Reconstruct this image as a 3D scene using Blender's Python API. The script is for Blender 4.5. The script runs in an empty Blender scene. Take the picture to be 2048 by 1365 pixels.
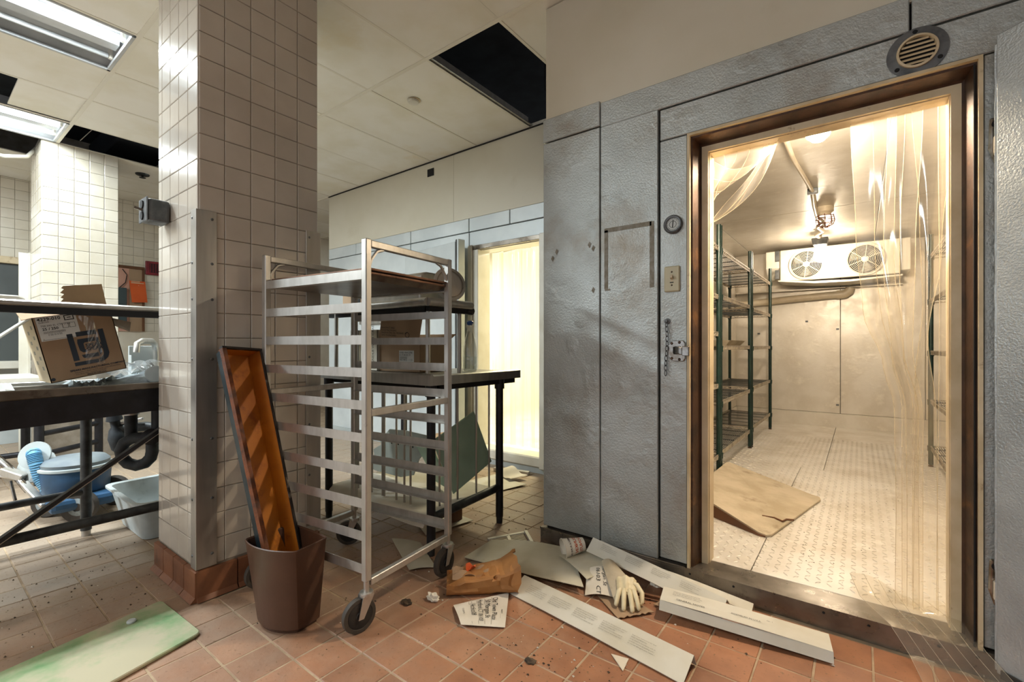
import bpy, bmesh, math, random
from mathutils import Vector, Matrix, Euler
R = random.Random(7)
sc = bpy.context.scene
COL = sc.collection
PI = math.pi

# ------------------------------------------------------------------ camera, world, exposure
cam = bpy.data.cameras.new('camera')
camo = bpy.data.objects.new('camera', cam)
COL.objects.link(camo)
cam.sensor_width = 36.0
cam.lens = 923.0 / 2048.0 * 36.0
cam.shift_y = 8.5 / 2048.0
cam.clip_start = 0.02
camo.location = (0, 0, 1.27)
camo.rotation_euler = (PI / 2, 0, math.atan2(923.0, 1224.0))
sc.camera = camo
w = bpy.data.worlds.new('world')
sc.world = w
w.use_nodes = True
w.node_tree.nodes['Background'].inputs[0].default_value = (0.93, 0.96, 1.0, 1)
w.node_tree.nodes['Background'].inputs[1].default_value = 0.45
vs = sc.view_settings
vs.view_transform = 'Standard'
vs.look = 'None'
vs.gamma = 1
vs.use_curve_mapping = False
vs.exposure = 0.78
sc.cycles.max_bounces = 10
sc.cycles.transparent_max_bounces = 24
sc.cycles.sample_clamp_indirect = 6
COOL = (0.86, 0.96, 1.0)
WARM = (1.0, 0.84, 0.65)


def area(name, loc, sx, sy, power, col, rot=(0, 0, 0)):
    l = bpy.data.lights.new(name, 'AREA')
    l.shape = 'RECTANGLE'
    l.size = sx
    l.size_y = sy
    l.energy = power
    l.color = col
    o = bpy.data.objects.new(name, l)
    COL.objects.link(o)
    o.location = loc
    o.rotation_euler = rot
    return o


# lamps behind the fluorescent tubes of the ceiling fixtures (two in view, the rest of the kitchen row out of view)
area('tube_lamp', (-4.24, 0.32, 3.478), 0.12, 1.25, 115, COOL)
area('tube_lamp', (-6.50, 0.32, 3.478), 0.26, 1.25, 72, COOL)
area('tube_lamp', (-5.11, -2.46, 3.435), 0.5, 1.2, 170, COOL)
area('tube_lamp', (-1.575, -2.46, 3.435), 0.5, 1.2, 24, (1.0, 0.97, 0.9))
area('cooler_lamp', (-3.1, 5.3, 2.7), 0.9, 0.4, 115, (1.0, 0.95, 0.79))
area('corridor_fill', (-7.5, 4.6, 3.4), 0.5, 0.5, 5, COOL)  # added unseen fill for the side corridor, with no fixture of its own


# ------------------------------------------------------------------ materials
def lin(h):
    h = h.lstrip('#')
    r = []
    for i in (0, 2, 4):
        c = int(h[i:i + 2], 16) / 255
        r.append(c / 12.92 if c <= .04045 else ((c + .055) / 1.055) ** 2.4)
    return (r[0], r[1], r[2], 1)


def nt(name):
    m = bpy.data.materials.new(name)
    m.use_nodes = True
    n = m.node_tree.nodes
    return m, n, m.node_tree.links, n['Principled BSDF']


def ramp(n, l, fac, p0, p1):
    r = n.new('ShaderNodeMapRange')
    r.inputs[1].default_value = p0
    r.inputs[2].default_value = p1
    l.new(fac, r.inputs[0])
    return r.outputs[0]


def noise(n, l, scale, detail=4, rough=.55, stretch=None):
    g = n.new('ShaderNodeNewGeometry')
    src = g.outputs['Position']
    if stretch:
        mp = n.new('ShaderNodeMapping')
        mp.inputs['Scale'].default_value = stretch
        l.new(src, mp.inputs[0])
        src = mp.outputs[0]
    t = n.new('ShaderNodeTexNoise')
    t.inputs['Scale'].default_value = scale
    t.inputs['Detail'].default_value = detail
    t.inputs['Roughness'].default_value = rough
    l.new(src, t.inputs['Vector'])
    return t.outputs['Fac']


def mix(n, l, fac, a, b):
    m = n.new('ShaderNodeMix')
    m.data_type = 'RGBA'
    for s, v in ((m.inputs[6], a), (m.inputs[7], b)):
        if isinstance(v, tuple):
            s.default_value = v
        else:
            l.new(v, s)
    if isinstance(fac, float):
        m.inputs[0].default_value = fac
    else:
        l.new(fac, m.inputs[0])
    return m.outputs[2]


def mat(name, c1, rough=.5, metal=0., c2=None, ns=6., lo=.4, hi=.65, bump=0., bs=60., rand=0., stretch=None,
        c3=None, ns3=2.5, lo3=.55, hi3=.7, spec=.5, coat=0., rv=0., dent=0.):
    m, n, l, b = nt(name)
    col = lin(c1)
    if c2:
        f = ramp(n, l, noise(n, l, ns, stretch=stretch), lo, hi)
        col = mix(n, l, f, col, lin(c2))
    if c3:
        f = ramp(n, l, noise(n, l, ns3, 6, .65), lo3, hi3)
        col = mix(n, l, f, col, lin(c3))
    if rand:
        oi = n.new('ShaderNodeObjectInfo')
        hs = n.new('ShaderNodeHueSaturation')
        mr = n.new('ShaderNodeMapRange')
        mr.inputs[3].default_value = 1 - rand
        mr.inputs[4].default_value = 1 + rand
        l.new(oi.outputs['Random'], mr.inputs[0])
        l.new(mr.outputs[0], hs.inputs['Value'])
        if isinstance(col, tuple):
            hs.inputs['Color'].default_value = col
        else:
            l.new(col, hs.inputs['Color'])
        col = hs.outputs[0]
    if isinstance(col, tuple):
        b.inputs['Base Color'].default_value = col
    else:
        l.new(col, b.inputs['Base Color'])
    b.inputs['Roughness'].default_value = rough
    if rv:
        f = ramp(n, l, noise(n, l, 9., 5), .3, .75)
        mr = n.new('ShaderNodeMapRange')
        mr.inputs[3].default_value = max(rough - rv, .03)
        mr.inputs[4].default_value = rough + rv
        l.new(f, mr.inputs[0])
        l.new(mr.outputs[0], b.inputs['Roughness'])
    b.inputs['Metallic'].default_value = metal
    b.inputs['Specular IOR Level'].default_value = spec
    if coat:
        b.inputs['Coat Weight'].default_value = coat
    if bump:
        bp = n.new('ShaderNodeBump')
        bp.inputs['Strength'].default_value = bump
        bp.inputs['Distance'].default_value = .01
        l.new(noise(n, l, bs, 3), bp.inputs['Height'])
        if dent:
            b2 = n.new('ShaderNodeBump')
            b2.inputs['Strength'].default_value = dent
            b2.inputs['Distance'].default_value = .03
            l.new(ramp(n, l, noise(n, l, 7., 2), .58, .75), b2.inputs['Height'])
            l.new(b2.outputs[0], bp.inputs['Normal'])
        l.new(bp.outputs[0], b.inputs['Normal'])
    return m


def emit(name, col, s):
    m, n, l, b = nt(name)
    b.inputs['Base Color'].default_value = (.9, .9, .9, 1)
    b.inputs['Emission Color'].default_value = col + (1,)
    b.inputs['Emission Strength'].default_value = s
    return m


def clear(name, tint, gl=.08, dif=.12, dcol=None, rough=.08):
    """thin clear sheet: lets light straight through, with a little gloss and haze of its own"""
    m, n, l, b = nt(name)
    n.remove(b)
    out = n['Material Output']
    tr = n.new('ShaderNodeBsdfTransparent')
    tr.inputs[0].default_value = tint + (1,)
    gs = n.new('ShaderNodeBsdfGlossy')
    gs.inputs['Roughness'].default_value = rough
    gs.inputs[0].default_value = (.95, .93, .9, 1)
    tl = n.new('ShaderNodeBsdfTranslucent')
    tl.inputs[0].default_value = (dcol or tint) + (1,)
    df = n.new('ShaderNodeBsdfDiffuse')
    df.inputs[0].default_value = (dcol or tint) + (1,)
    m0 = n.new('ShaderNodeMixShader')
    m0.inputs[0].default_value = .5
    l.new(tl.outputs[0], m0.inputs[1])
    l.new(df.outputs[0], m0.inputs[2])
    m1 = n.new('ShaderNodeMixShader')
    m1.inputs[0].default_value = dif
    l.new(tr.outputs[0], m1.inputs[1])
    l.new(m0.outputs[0], m1.inputs[2])
    lw = n.new('ShaderNodeLayerWeight')
    lw.inputs[0].default_value = .25
    mr = n.new('ShaderNodeMapRange')
    mr.inputs[3].default_value = gl * .5
    mr.inputs[4].default_value = min(gl * 4, .6)
    l.new(lw.outputs['Facing'], mr.inputs[0])
    m2 = n.new('ShaderNodeMixShader')
    l.new(mr.outputs[0], m2.inputs[0])
    l.new(m1.outputs[0], m2.inputs[1])
    l.new(gs.outputs[0], m2.inputs[2])
    l.new(m2.outputs[0], out.inputs[0])
    return m


def floor_mat():
    m, n, l, b = nt('quarry_tile')
    col = mix(n, l, ramp(n, l, noise(n, l, 7, 5), .35, .7), lin('#9e6c4c'), lin('#885b40'))
    oi = n.new('ShaderNodeObjectInfo')
    hs = n.new('ShaderNodeHueSaturation')
    mr = n.new('ShaderNodeMapRange')
    mr.inputs[3].default_value = .85
    mr.inputs[4].default_value = 1.15
    l.new(oi.outputs['Random'], mr.inputs[0])
    l.new(mr.outputs[0], hs.inputs['Value'])
    l.new(col, hs.inputs['Color'])
    # grey plaster dust, thick on the kitchen side of the floor and thin by the walk-in door
    g = n.new('ShaderNodeNewGeometry')
    sx = n.new('ShaderNodeSeparateXYZ')
    l.new(g.outputs['Position'], sx.inputs[0])
    a = n.new('ShaderNodeMath'); a.operation = 'MULTIPLY_ADD'
    l.new(sx.outputs[0], a.inputs[0]); a.inputs[1].default_value = -.42; a.inputs[2].default_value = -.72
    a2 = n.new('ShaderNodeMath'); a2.operation = 'MULTIPLY_ADD'
    l.new(sx.outputs[1], a2.inputs[0]); a2.inputs[1].default_value = .14
    l.new(a.outputs[0], a2.inputs[2])
    nz = noise(n, l, 3.2, 7, .7)
    a3 = n.new('ShaderNodeMath'); a3.operation = 'MULTIPLY_ADD'
    l.new(nz, a3.inputs[0]); a3.inputs[1].default_value = 1.1
    l.new(a2.outputs[0], a3.inputs[2])
    dust = ramp(n, l, a3.outputs[0], .45, 1.35)
    dm = n.new('ShaderNodeMath'); dm.operation = 'MULTIPLY'; dm.inputs[1].default_value = .68
    l.new(dust, dm.inputs[0])
    c = mix(n, l, dm.outputs[0], hs.outputs[0], lin('#a99f8c'))
    c = mix(n, l, ramp(n, l, noise(n, l, 60, 3), .62, .74), c, lin('#6b5136'))
    l.new(c, b.inputs['Base Color'])
    b.inputs['Roughness'].default_value = .5
    bp = n.new('ShaderNodeBump')
    bp.inputs['Strength'].default_value = .25
    bp.inputs['Distance'].default_value = .006
    l.new(noise(n, l, 30, 5), bp.inputs['Height'])
    l.new(bp.outputs[0], b.inputs['Normal'])
    return m


K = dict(
    tile=mat('glazed_wall_tile', '#d9d2c2', .16, c2='#cfc6b2', ns=3, rand=.05, coat=.2),
    tile1=mat('pinkish_glazed_tile', '#c2bbb0', .16, c2='#b8b0a4', ns=3, rand=.05, coat=.2),
    grout=mat('grout', '#a2988a', .9, c2='#8a8070', ns=8, bump=.2),
    fgrout=mat('floor_grout', '#b09a7e', .95, c2='#937e66', ns=9, bump=.3),
    floor=floor_mat(),
    base=mat('quarry_base_tile', '#8a5a3e', .45, c2='#744a34', ns=7, rand=.08, c3='#4a2e20', ns3=5, bump=.1),
    ceil=mat('ceiling_tile', '#ebe8de', .7, c2='#e2ddcc', ns=2.2, rand=.02, c3='#ddcfae', ns3=.9, lo3=.62, hi3=.8),
    tee=mat('ceiling_tee', '#dfdacb', .5),
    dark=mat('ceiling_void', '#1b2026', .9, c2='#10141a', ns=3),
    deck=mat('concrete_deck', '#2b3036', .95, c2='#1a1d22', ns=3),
    plaster=mat('painted_board', '#d0cab8', .55, c2='#c8c1ac', ns=1.2, c3='#bdb49c', ns3=1.6, lo3=.6, hi3=.85),
    stucco=mat('embossed_aluminium', '#b2b7b5', .40, .5, c2='#a0a4a1', ns=2.2, bump=.3, bs=115, dent=.12, c3='#86765f', ns3=2.4, lo3=.5, hi3=.84, rv=.07),
    smoothp=mat('smooth_panel', '#d0d6d6', .40, .15, c2='#c0c7c8', ns=2, bump=.04, bs=90),
    leaf=mat('embossed_door_skin', '#b0b5b6', .42, .5, c2='#9ba0a1', ns=3, bump=.3, bs=130, rv=.08),
    cold=mat('cooler_panel', '#d2ccc0', .38, .35, c2='#c2baab', ns=3, c3='#d8d2c4', ns3=6, bump=.06, bs=40, rv=.08, dent=.05),
    cfloor=mat('tread_plate', '#d8d3ca', .45, .2, c2='#c6beb0', ns=3, c3='#dfdad0', ns3=7, rv=.1),
    gap=mat('joint_shadow_gap', '#1c1a17', .9),
    brown=mat('tarnished_frame', '#4e3626', .42, .35, c2='#33241a', ns=9, c3='#76502c', ns3=5, bump=.1),
    cream=mat('cream_trim', '#cdbb9a', .4, c2='#b9a580', ns=6, c3='#7c5c3a', ns3=9, lo3=.64, hi3=.75),
    steel=mat('stainless_steel', '#b4b1ab', .38, .8, c2='#a5a29c', ns=5, stretch=(4, 4, .4), rv=.08),
    sill=mat('sill_plate', '#8d857a', .33, .7, c2='#6e655a', ns=5, c3='#4a3e32', ns3=8, lo3=.58, hi3=.75, rv=.12),
    alu=mat('brushed_aluminium', '#c4c1bb', .40, .75, c2='#b5b2ab', ns=8, stretch=(3, 3, 1), c3='#9c968a', ns3=14, lo3=.66, hi3=.78, rv=.06),
    chrome=mat('chrome', '#b4b2ae', .22, 1., c2='#85786a', ns=18),
    pan=mat('baked_on_pan', '#7d5b45', .45, .6, c2='#5c4234', ns=9, c3='#2a1f19', ns3=14, lo3=.6, hi3=.7),
    panun=mat('pan_underside', '#84796d', .35, .85, c2='#5d5148', ns=6),
    black=mat('black_paint', '#17171a', .45, .2, c2='#24242a', ns=12),
    iron=mat('cast_iron', '#26292c', .6, .3, c2='#3b4044', ns=10, c3='#8a9598', ns3=6, lo3=.62, hi3=.75),
    pipe=mat('grey_pipe', '#4a4c4c', .5, .5, c2='#2c2d2e', ns=10),
    rubber=mat('rubber', '#1d1c1b', .7, c2='#33302c', ns=10),
    tyre=mat('wheel_tyre', '#4b453e', .7, c2='#39342f', ns=12),
    card=mat('cardboard', '#a1866a', .85, c2='#947a5f', ns=5, stretch=(1, 1, .3)),
    cardd=mat('dark_cardboard', '#846a4c', .85, c2='#786045', ns=5),
    cardw=mat('white_board', '#cdc8ba', .7, c2='#c2bba8', ns=4, c3='#a39a84', ns3=9, lo3=.66, hi3=.8),
    flat=mat('grey_flattened_card', '#c9c2ae', .75, c2='#bcb49c', ns=4, c3='#a59b82', ns3=7, lo3=.62, hi3=.8),
    paper=mat('paper', '#d8d0c2', .75, c2='#cdc4b2', ns=6),
    kraft=mat('kraft_paper', '#a8743f', .7, c2='#8e5f31', ns=5, bump=.15, bs=30),
    napkin=mat('napkin', '#e3dccd', .85, bump=.3, bs=60),
    glove=mat('latex_glove', '#ddd0ae', .5, c2='#cfc09a', ns=12),
    ink=mat('ink', '#191919', .7),
    bprint=mat('blue_black_print', '#26303b', .7),
    grey_ink=mat('faint_print', '#8b8576', .8),
    binp=mat('brown_plastic', '#54392a', .42, c2='#493124', ns=5, bump=.05, bs=120),
    rust=mat('amber_baked_enamel', '#c57a1f', .4, c2='#a8611a', ns=4, c3='#8a4a16', ns3=7, bump=.08, bs=90),
    rustlip=mat('rusted_lip', '#7a4018', .6, c2='#4a2712', ns=20, bump=.2, bs=140),
    pang=mat('blued_steel', '#49565c', .33, .75, c2='#2c3539', ns=4),
    char=mat('charred_edge', '#241d19', .7, c2='#7a7068', ns=16, lo=.58, hi=.68),
    mat_g=mat('green_poly_board', '#5a9a5c', .55, c2='#4f8e52', ns=5, c3='#b3aa8d', ns3=1.5, lo3=.38, hi3=.56),
    gboard=mat('sage_board', '#a3bdab', .5, c2='#93ae9c', ns=3),
    greyb=mat('grey_board', '#9fa49b', .5, c2='#90958d', ns=4),
    green=mat('green_epoxy', '#17302a', .32, .2, c2='#122520', ns=14),
    wire=mat('zinc_wire', '#4a5a50', .4, .6, c2='#39473f', ns=14),
    edge=mat('dusty_wire_edge', '#a59a86', .55, .3, c2='#80766a', ns=12),
    mesh_=mat('dusty_shelf_wire', '#3f4240', .6, .3, c2='#333836', ns=6, c3='#7a7062', ns3=3),
    tan=mat('tan_rubber', '#b8ab94', .8, c2='#a4967d', ns=5, c3='#7d6c54', ns3=4, lo3=.6, hi3=.75, bump=.15),
    pvc=mat('white_pvc', '#cfc3ac', .35, c2='#bcae94', ns=6),
    white=mat('white_enamel', '#d6d2c6', .3, c2='#c9c3b2', ns=3),
    whiteg=mat('grey_white_panel', '#b3b9b8', .45, c2='#a4aaa8', ns=2),
    grey=mat('dark_grey_panel', '#4b4f4d', .45, c2='#3e4241', ns=2),
    plateb=mat('ivory_plate', '#b9b193', .4),
    galv=mat('galvanised_box', '#6d6f70', .5, .6, c2='#4f5254', ns=14, bump=.1),
    blue=mat('blue_plastic', '#2c5478', .5, c2='#25455f', ns=6, c3='#8aa0ac', ns3=5, lo3=.62, hi3=.78),
    hose=mat('blue_hose', '#5b97bd', .45, c2='#7fb2d0', ns=8),
    lid=mat('dusty_lid', '#7f888a', .5, c2='#68727a', ns=5),
    tub=mat('milky_tub', '#c3cbcb', .4, c2='#aab4b5', ns=4, c3='#8b9698', ns3=6, lo3=.58, hi3=.75),
    orange=mat('orange_cover', '#cf5a22', .4, c2='#c24f1b', ns=4),
    red=mat('red_plate', '#8a2430', .5, c2='#701b26', ns=8),
    darkr=mat('dark_red_grille', '#3c1a22', .6),
    pink=mat('pinkish_board', '#c99a86', .7),
    slate=mat('slate_blue', '#3d4a4c', .5),
    wood=mat('brown_wood', '#6b4426', .6, c2='#58361d', ns=6, stretch=(1, 1, .2)),
    gravel=mat('pale_rubble', '#9aa3a4', .8, c2='#5d6263', ns=9, c3='#3a3a36', ns3=5),
    dirt=mat('dark_dirt', '#33291f', .95, c2='#5a4a38', ns=30),
    chip=mat('pale_chips', '#cfc5b2', .8),
    bluecap=mat('blue_stopper', '#1f4f96', .35),
    label_=mat('white_label', '#d5d6d2', .5),
    jet=mat('matt_black', '#0c0c0d', .8),
    gauge=mat('gauge_face', '#b9bdb8', .3),
    fix=mat('fixture_enamel', '#b7babb', .3, c2='#a2a6a8', ns=3),
    tubeon=emit('lit_tube', (.92, .98, 1.), 9),
    tubeoff=mat('unlit_tube', '#c4cacb', .25),
    bulb=emit('warm_bulb', WARM, 560),
    bulb2=emit('warm_bulb_rear', WARM, 100),
    vinyl=clear('clear_vinyl', (1., .975, .92), .09, .11, (.98, .93, .83)),
    vinyl2=clear('yellowed_vinyl', (1., .97, .80), .06, .35, (1., .96, .80)),
    film=clear('clear_film', (.97, .98, 1.), .16, .08, (.9, .92, .95)),
    glass=clear('bottle_glass', (.97, .985, .98), .24, .06, (.9, .95, .94), .03),
    water=clear('water', (.93, .96, .96), .12, .06, (.85, .9, .9), .03),
)


# ------------------------------------------------------------------ mesh builder
class M:
    def __init__(s):
        s.v = []
        s.f = []

    def add(s, vs, fs):
        o = len(s.v)
        s.v += [Vector(v) for v in vs]
        s.f += [[i + o for i in f] for f in fs]
        return s

    def box(s, x0, x1, y0, y1, z0, z1):
        return s.add([(x, y, z) for x in (x0, x1) for y in (y0, y1) for z in (z0, z1)],
                     [(0, 1, 3, 2), (4, 6, 7, 5), (0, 4, 5, 1), (2, 3, 7, 6), (0, 2, 6, 4), (1, 5, 7, 3)])

    def cbox(s, c, d, rot=None):
        m = M().box(-d[0] / 2, d[0] / 2, -d[1] / 2, d[1] / 2, -d[2] / 2, d[2] / 2)
        if rot is not None:
            m.v = [rot @ v for v in m.v]
        m.v = [v + Vector(c) for v in m.v]
        return s.add(m.v, m.f)

    def bar(s, p, q, w, h, up=(0, 0, 1)):
        p, q = Vector(p), Vector(q)
        d = (q - p).normalized()
        u = Vector(up)
        a = d.cross(u)
        if a.length < 1e-4:
            a = d.cross(Vector((1, 0, 0)))
        a.normalize()
        b = a.cross(d).normalized()
        a *= w / 2
        b *= h / 2
        return s.add([p - a - b, p + a - b, p + a + b, p - a + b, q - a - b, q + a - b, q + a + b, q - a + b],
                     [(0, 1, 2, 3), (7, 6, 5, 4), (0, 4, 5, 1), (1, 5, 6, 2), (2, 6, 7, 3), (3, 7, 4, 0)])

    def tube(s, pts, r, n=8, closed=False):
        pts = [Vector(p) for p in pts]
        k = len(pts)
        rs = r if isinstance(r, (list, tuple)) else [r] * k
        ref = None
        vs = []
        for i in range(k):
            if closed:
                t = pts[(i + 1) % k] - pts[i - 1]
            else:
                t = pts[min(i + 1, k - 1)] - pts[max(i - 1, 0)]
            t.normalize()
            if ref is None:
                ref = Vector((0, 0, 1)) if abs(t.z) < .9 else Vector((1, 0, 0))
            a = t.cross(ref)
            if a.length < 1e-5:
                a = t.cross(Vector((.3, 1, .2)))
            a.normalize()
            b = a.cross(t).normalized()
            ref = b
            for j in range(n):
                th = 2 * PI * j / n
                vs.append(pts[i] + a * (rs[i] * math.cos(th)) + b * (rs[i] * math.sin(th)))
        fs = []
        for i in range(k if closed else k - 1):
            i2 = (i + 1) % k
            for j in range(n):
                j2 = (j + 1) % n
                fs.append((i * n + j, i * n + j2, i2 * n + j2, i2 * n + j))
        if not closed:
            fs.append(tuple(range(n))[::-1])
            fs.append(tuple((k - 1) * n + j for j in range(n)))
        return s.add(vs, fs)

    def lathe(s, prof, n=24, c=(0, 0, 0), rot=None, cap=True):
        vs = []
        for (r, z) in prof:
            for j in range(n):
                th = 2 * PI * j / n
                v = Vector((r * math.cos(th), r * math.sin(th), z))
                vs.append((rot @ v if rot is not None else v) + Vector(c))
        fs = []
        for i in range(len(prof) - 1):
            for j in range(n):
                j2 = (j + 1) % n
                fs.append((i * n + j, i * n + j2, (i + 1) * n + j2, (i + 1) * n + j))
        if cap:
            fs.append(tuple(range(n))[::-1])
            fs.append(tuple((len(prof) - 1) * n + j for j in range(n)))
        return s.add(vs, fs)

    def prism(s, poly, vec):
        k = len(poly)
        vec = Vector(vec)
        vs = [Vector(p) for p in poly] + [Vector(p) + vec for p in poly]
        fs = [tuple(range(k))[::-1], tuple(range(k, 2 * k))]
        fs += [(i, (i + 1) % k, (i + 1) % k + k, i + k) for i in range(k)]
        return s.add(vs, fs)

    def sheet(s, fn, nu, nv, t=.002):
        P = [[Vector(fn(i / nu, j / nv)) for j in range(nv + 1)] for i in range(nu + 1)]
        vs, top = [], []
        for i in range(nu + 1):
            for j in range(nv + 1):
                du = P[min(i + 1, nu)][j] - P[max(i - 1, 0)][j]
                dv = P[i][min(j + 1, nv)] - P[i][max(j - 1, 0)]
                nn = du.cross(dv)
                if nn.length < 1e-9:
                    nn = Vector((0, 0, 1))
                nn.normalize()
                vs.append(P[i][j])
                top.append(P[i][j] + nn * t)
        N = len(vs)
        w = nv + 1
        fs = []
        for i in range(nu):
            for j in range(nv):
                a, b, c, d = i * w + j, (i + 1) * w + j, (i + 1) * w + j + 1, i * w + j + 1
                if t:
                    fs.append((d, c, b, a))
                    fs.append((a + N, b + N, c + N, d + N))
                else:
                    fs.append((a, b, c, d))
        if t:
            for i in range(nu):
                fs.append((i * w, (i + 1) * w, (i + 1) * w + N, i * w + N))
                fs.append(((i + 1) * w + nv, i * w + nv, i * w + nv + N, (i + 1) * w + nv + N))
            for j in range(nv):
                fs.append((j + 1, j, j + N, j + 1 + N))
                fs.append((nu * w + j, nu * w + j + 1, nu * w + j + 1 + N, nu * w + j + N))
            return s.add(vs + top, fs)
        return s.add(vs, fs)

    def xf(s, mtx):
        s.v = [mtx @ v for v in s.v]
        return s


TM = {}


def mesh(name, m, mt, inv=None, sm=None):
    me = bpy.data.meshes.new(name)
    vs = [inv @ v for v in m.v] if inv is not None else m.v
    me.from_pydata([tuple(v) for v in vs], [], m.f)
    if isinstance(mt, str):
        mt = K[mt]
    me.materials.append(mt)
    if sm is not None:
        me.polygons.foreach_set('use_smooth', [True] * len(me.polygons))
        me.set_sharp_from_angle(angle=math.radians(sm))
    me.update()
    return me


def bev(o, wd, seg=1):
    b = o.modifiers.new('bevel', 'BEVEL')
    b.width = wd
    b.segments = seg
    b.limit_method = 'ANGLE'
    b.angle_limit = math.radians(40)
    return o


def tag(o, label, cat=None, group=None, kind=None):
    if label:
        o['label'] = label
    if cat:
        o['category'] = cat
    if group:
        o['group'] = group
    if kind:
        o['kind'] = kind
    return o


def thing(name, label, cat, loc=(0, 0, 0), rz=0., group=None, kind=None):
    o = bpy.data.objects.new(name, None)
    COL.objects.link(o)
    o.empty_display_size = .05
    o.location = loc
    o.rotation_euler = (0, 0, rz)
    TM[o.name] = Matrix.Translation(loc) @ Matrix.Rotation(rz, 4, 'Z')
    return tag(o, label, cat, group, kind)


def part(name, m, mt, parent, sm=None, bv=0, local=False, label=None, stuff=False, seg=1):
    root = parent
    while root.parent:
        root = root.parent
    me = mesh(name, m, mt, None if local else TM[root.name].inverted(), sm)
    o = bpy.data.objects.new(name, me)
    COL.objects.link(o)
    o.parent = parent
    if label:
        o['label'] = label
    if stuff or name in ('screws', 'screw_heads', 'bolts', 'base_flange'):
        o['kind'] = 'stuff'
    if bv:
        bev(o, bv, seg)
    return o


def solo(name, m, mt, label, cat, sm=None, bv=0, group=None, kind=None):
    """a thing that is one mesh; its origin sits at the middle of its base"""
    xs = [v.x for v in m.v]
    ys = [v.y for v in m.v]
    base = Vector(((min(xs) + max(xs)) / 2, (min(ys) + max(ys)) / 2, min(v.z for v in m.v)))
    me = mesh(name, m, mt, Matrix.Translation(-base), sm)
    o = bpy.data.objects.new(name, me)
    COL.objects.link(o)
    o.location = base
    TM[o.name] = Matrix.Translation(base)
    if bv:
        bev(o, bv)
    return tag(o, label, cat, group, kind)


def inst(me, name, parent, loc, rot=(0, 0, 0)):
    o = bpy.data.objects.new(name, me)
    COL.objects.link(o)
    o.parent = parent
    o.location = loc
    o.rotation_euler = rot
    return o


def text(s, size, align='LEFT', shear=0., off=0.):
    c = bpy.data.curves.new('lettering', 'FONT')
    c.body = s
    c.size = size
    c.align_x = align
    c.shear = shear
    c.offset = off
    c.resolution_u = 2
    o = bpy.data.objects.new('lettering_tmp', c)
    COL.objects.link(o)
    dg = bpy.context.evaluated_depsgraph_get()
    me = bpy.data.meshes.new_from_object(o.evaluated_get(dg))
    m = M()
    m.v = [v.co.copy() for v in me.vertices]
    m.f = [list(p.vertices) for p in me.polygons]
    bpy.data.objects.remove(o)
    bpy.data.meshes.remove(me)
    bpy.data.curves.remove(c)
    return m


def frame3(o, x, y):
    """matrix that lays the xy plane on origin o with axes x and y"""
    x = Vector(x).normalized()
    z = x.cross(Vector(y)).normalized()
    y = z.cross(x)
    m = Matrix.Identity(4)
    for i in range(3):
        m[i][0], m[i][1], m[i][2], m[i][3] = x[i], y[i], z[i], Vector(o)[i]
    return m


def rotto(d):
    """rotation taking +Z onto d"""
    return Vector((0, 0, 1)).rotation_difference(Vector(d).normalized()).to_matrix()


CX = Vector((1224, -923, 0)).normalized()      # camera right and forward seen from the room axes
RT = Vector((CX.x, -CX.y, 0))
FW = Vector((CX.y, CX.x, 0))


def px(p):
    d = Vector(p) - Vector((0, 0, 1.27))
    f = d.dot(FW)
    if f < .1:
        return None
    return 1024 + 923 * d.dot(RT) / f, 691 - 923 * d.z / f, f


# ------------------------------------------------------------------ floor
PX, PY = .1869, .1886
FX0, FY0 = -2.014, 1.524
fl = thing('floor', 'quarry tile kitchen floor, terracotta by the walk-in and dusty grey on the left', 'floor', (0, 0, 0), kind='structure')
part('grout_bed', M().box(-9.0, 3.0, -3.5, 8.2, -.06, -.0022), 'fgrout', fl)
a, b, i_ = PX / 2 - .0032, PY / 2 - .0032, .0025
tm = M()
tm.v = [Vector((x * (a - q), y * (b - q), z)) for q, z in ((0, -.012), (0, -.0025), (i_, 0)) for x, y in ((-1, -1), (1, -1), (1, 1), (-1, 1))]
tm.f = [(k + 4 * q, (k + 1) % 4 + 4 * q, (k + 1) % 4 + 4 * q + 4, k + 4 * q + 4) for q in (0, 1) for k in range(4)] + [(8, 9, 10, 11)]
tile_me = mesh('floor_tile', tm, 'floor')
cells = []
for i in range(-37, 27):
    for j in range(-27, 13):
        x, y = FX0 + (i + .5) * PX, FY0 + (j + .5) * PY
        if (x > -1.72 and y > 2.43) or (-6.3 < x < -1.5 and y > 3.78) or (-3.2 < x < -2.62 and .9 < y < 1.52) or x < -8.75 or x > 2.95 or y < -3.4:
            continue
        q = px((x, y, 0))
        sz = 0
        if q and -30 < q[0] < 2078 and q[1] < 1400:
            hid = 317 < q[0] < 390 and x < -3.2 or 390 < q[0] < 637 and x < -2.62
            sz = 0 if hid else 1 / q[2] ** 3
        cells.append((sz, x, y))
cells.sort(reverse=True)
rest = M()
for n_, (sz, x, y) in enumerate(cells):
    dz = R.uniform(-.0012, .0012)
    rz = R.choice((0, PI))
    if n_ < 300 and sz > 0:
        inst(tile_me, 'floor_tile', fl, (x, y, dz), (R.uniform(-.004, .004), R.uniform(-.004, .004), rz))
    else:
        rest.add([v + Vector((x, y, dz)) for v in tm.v], tm.f)
part('floor_tile_field', rest, 'floor', fl, stuff=True)

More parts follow.
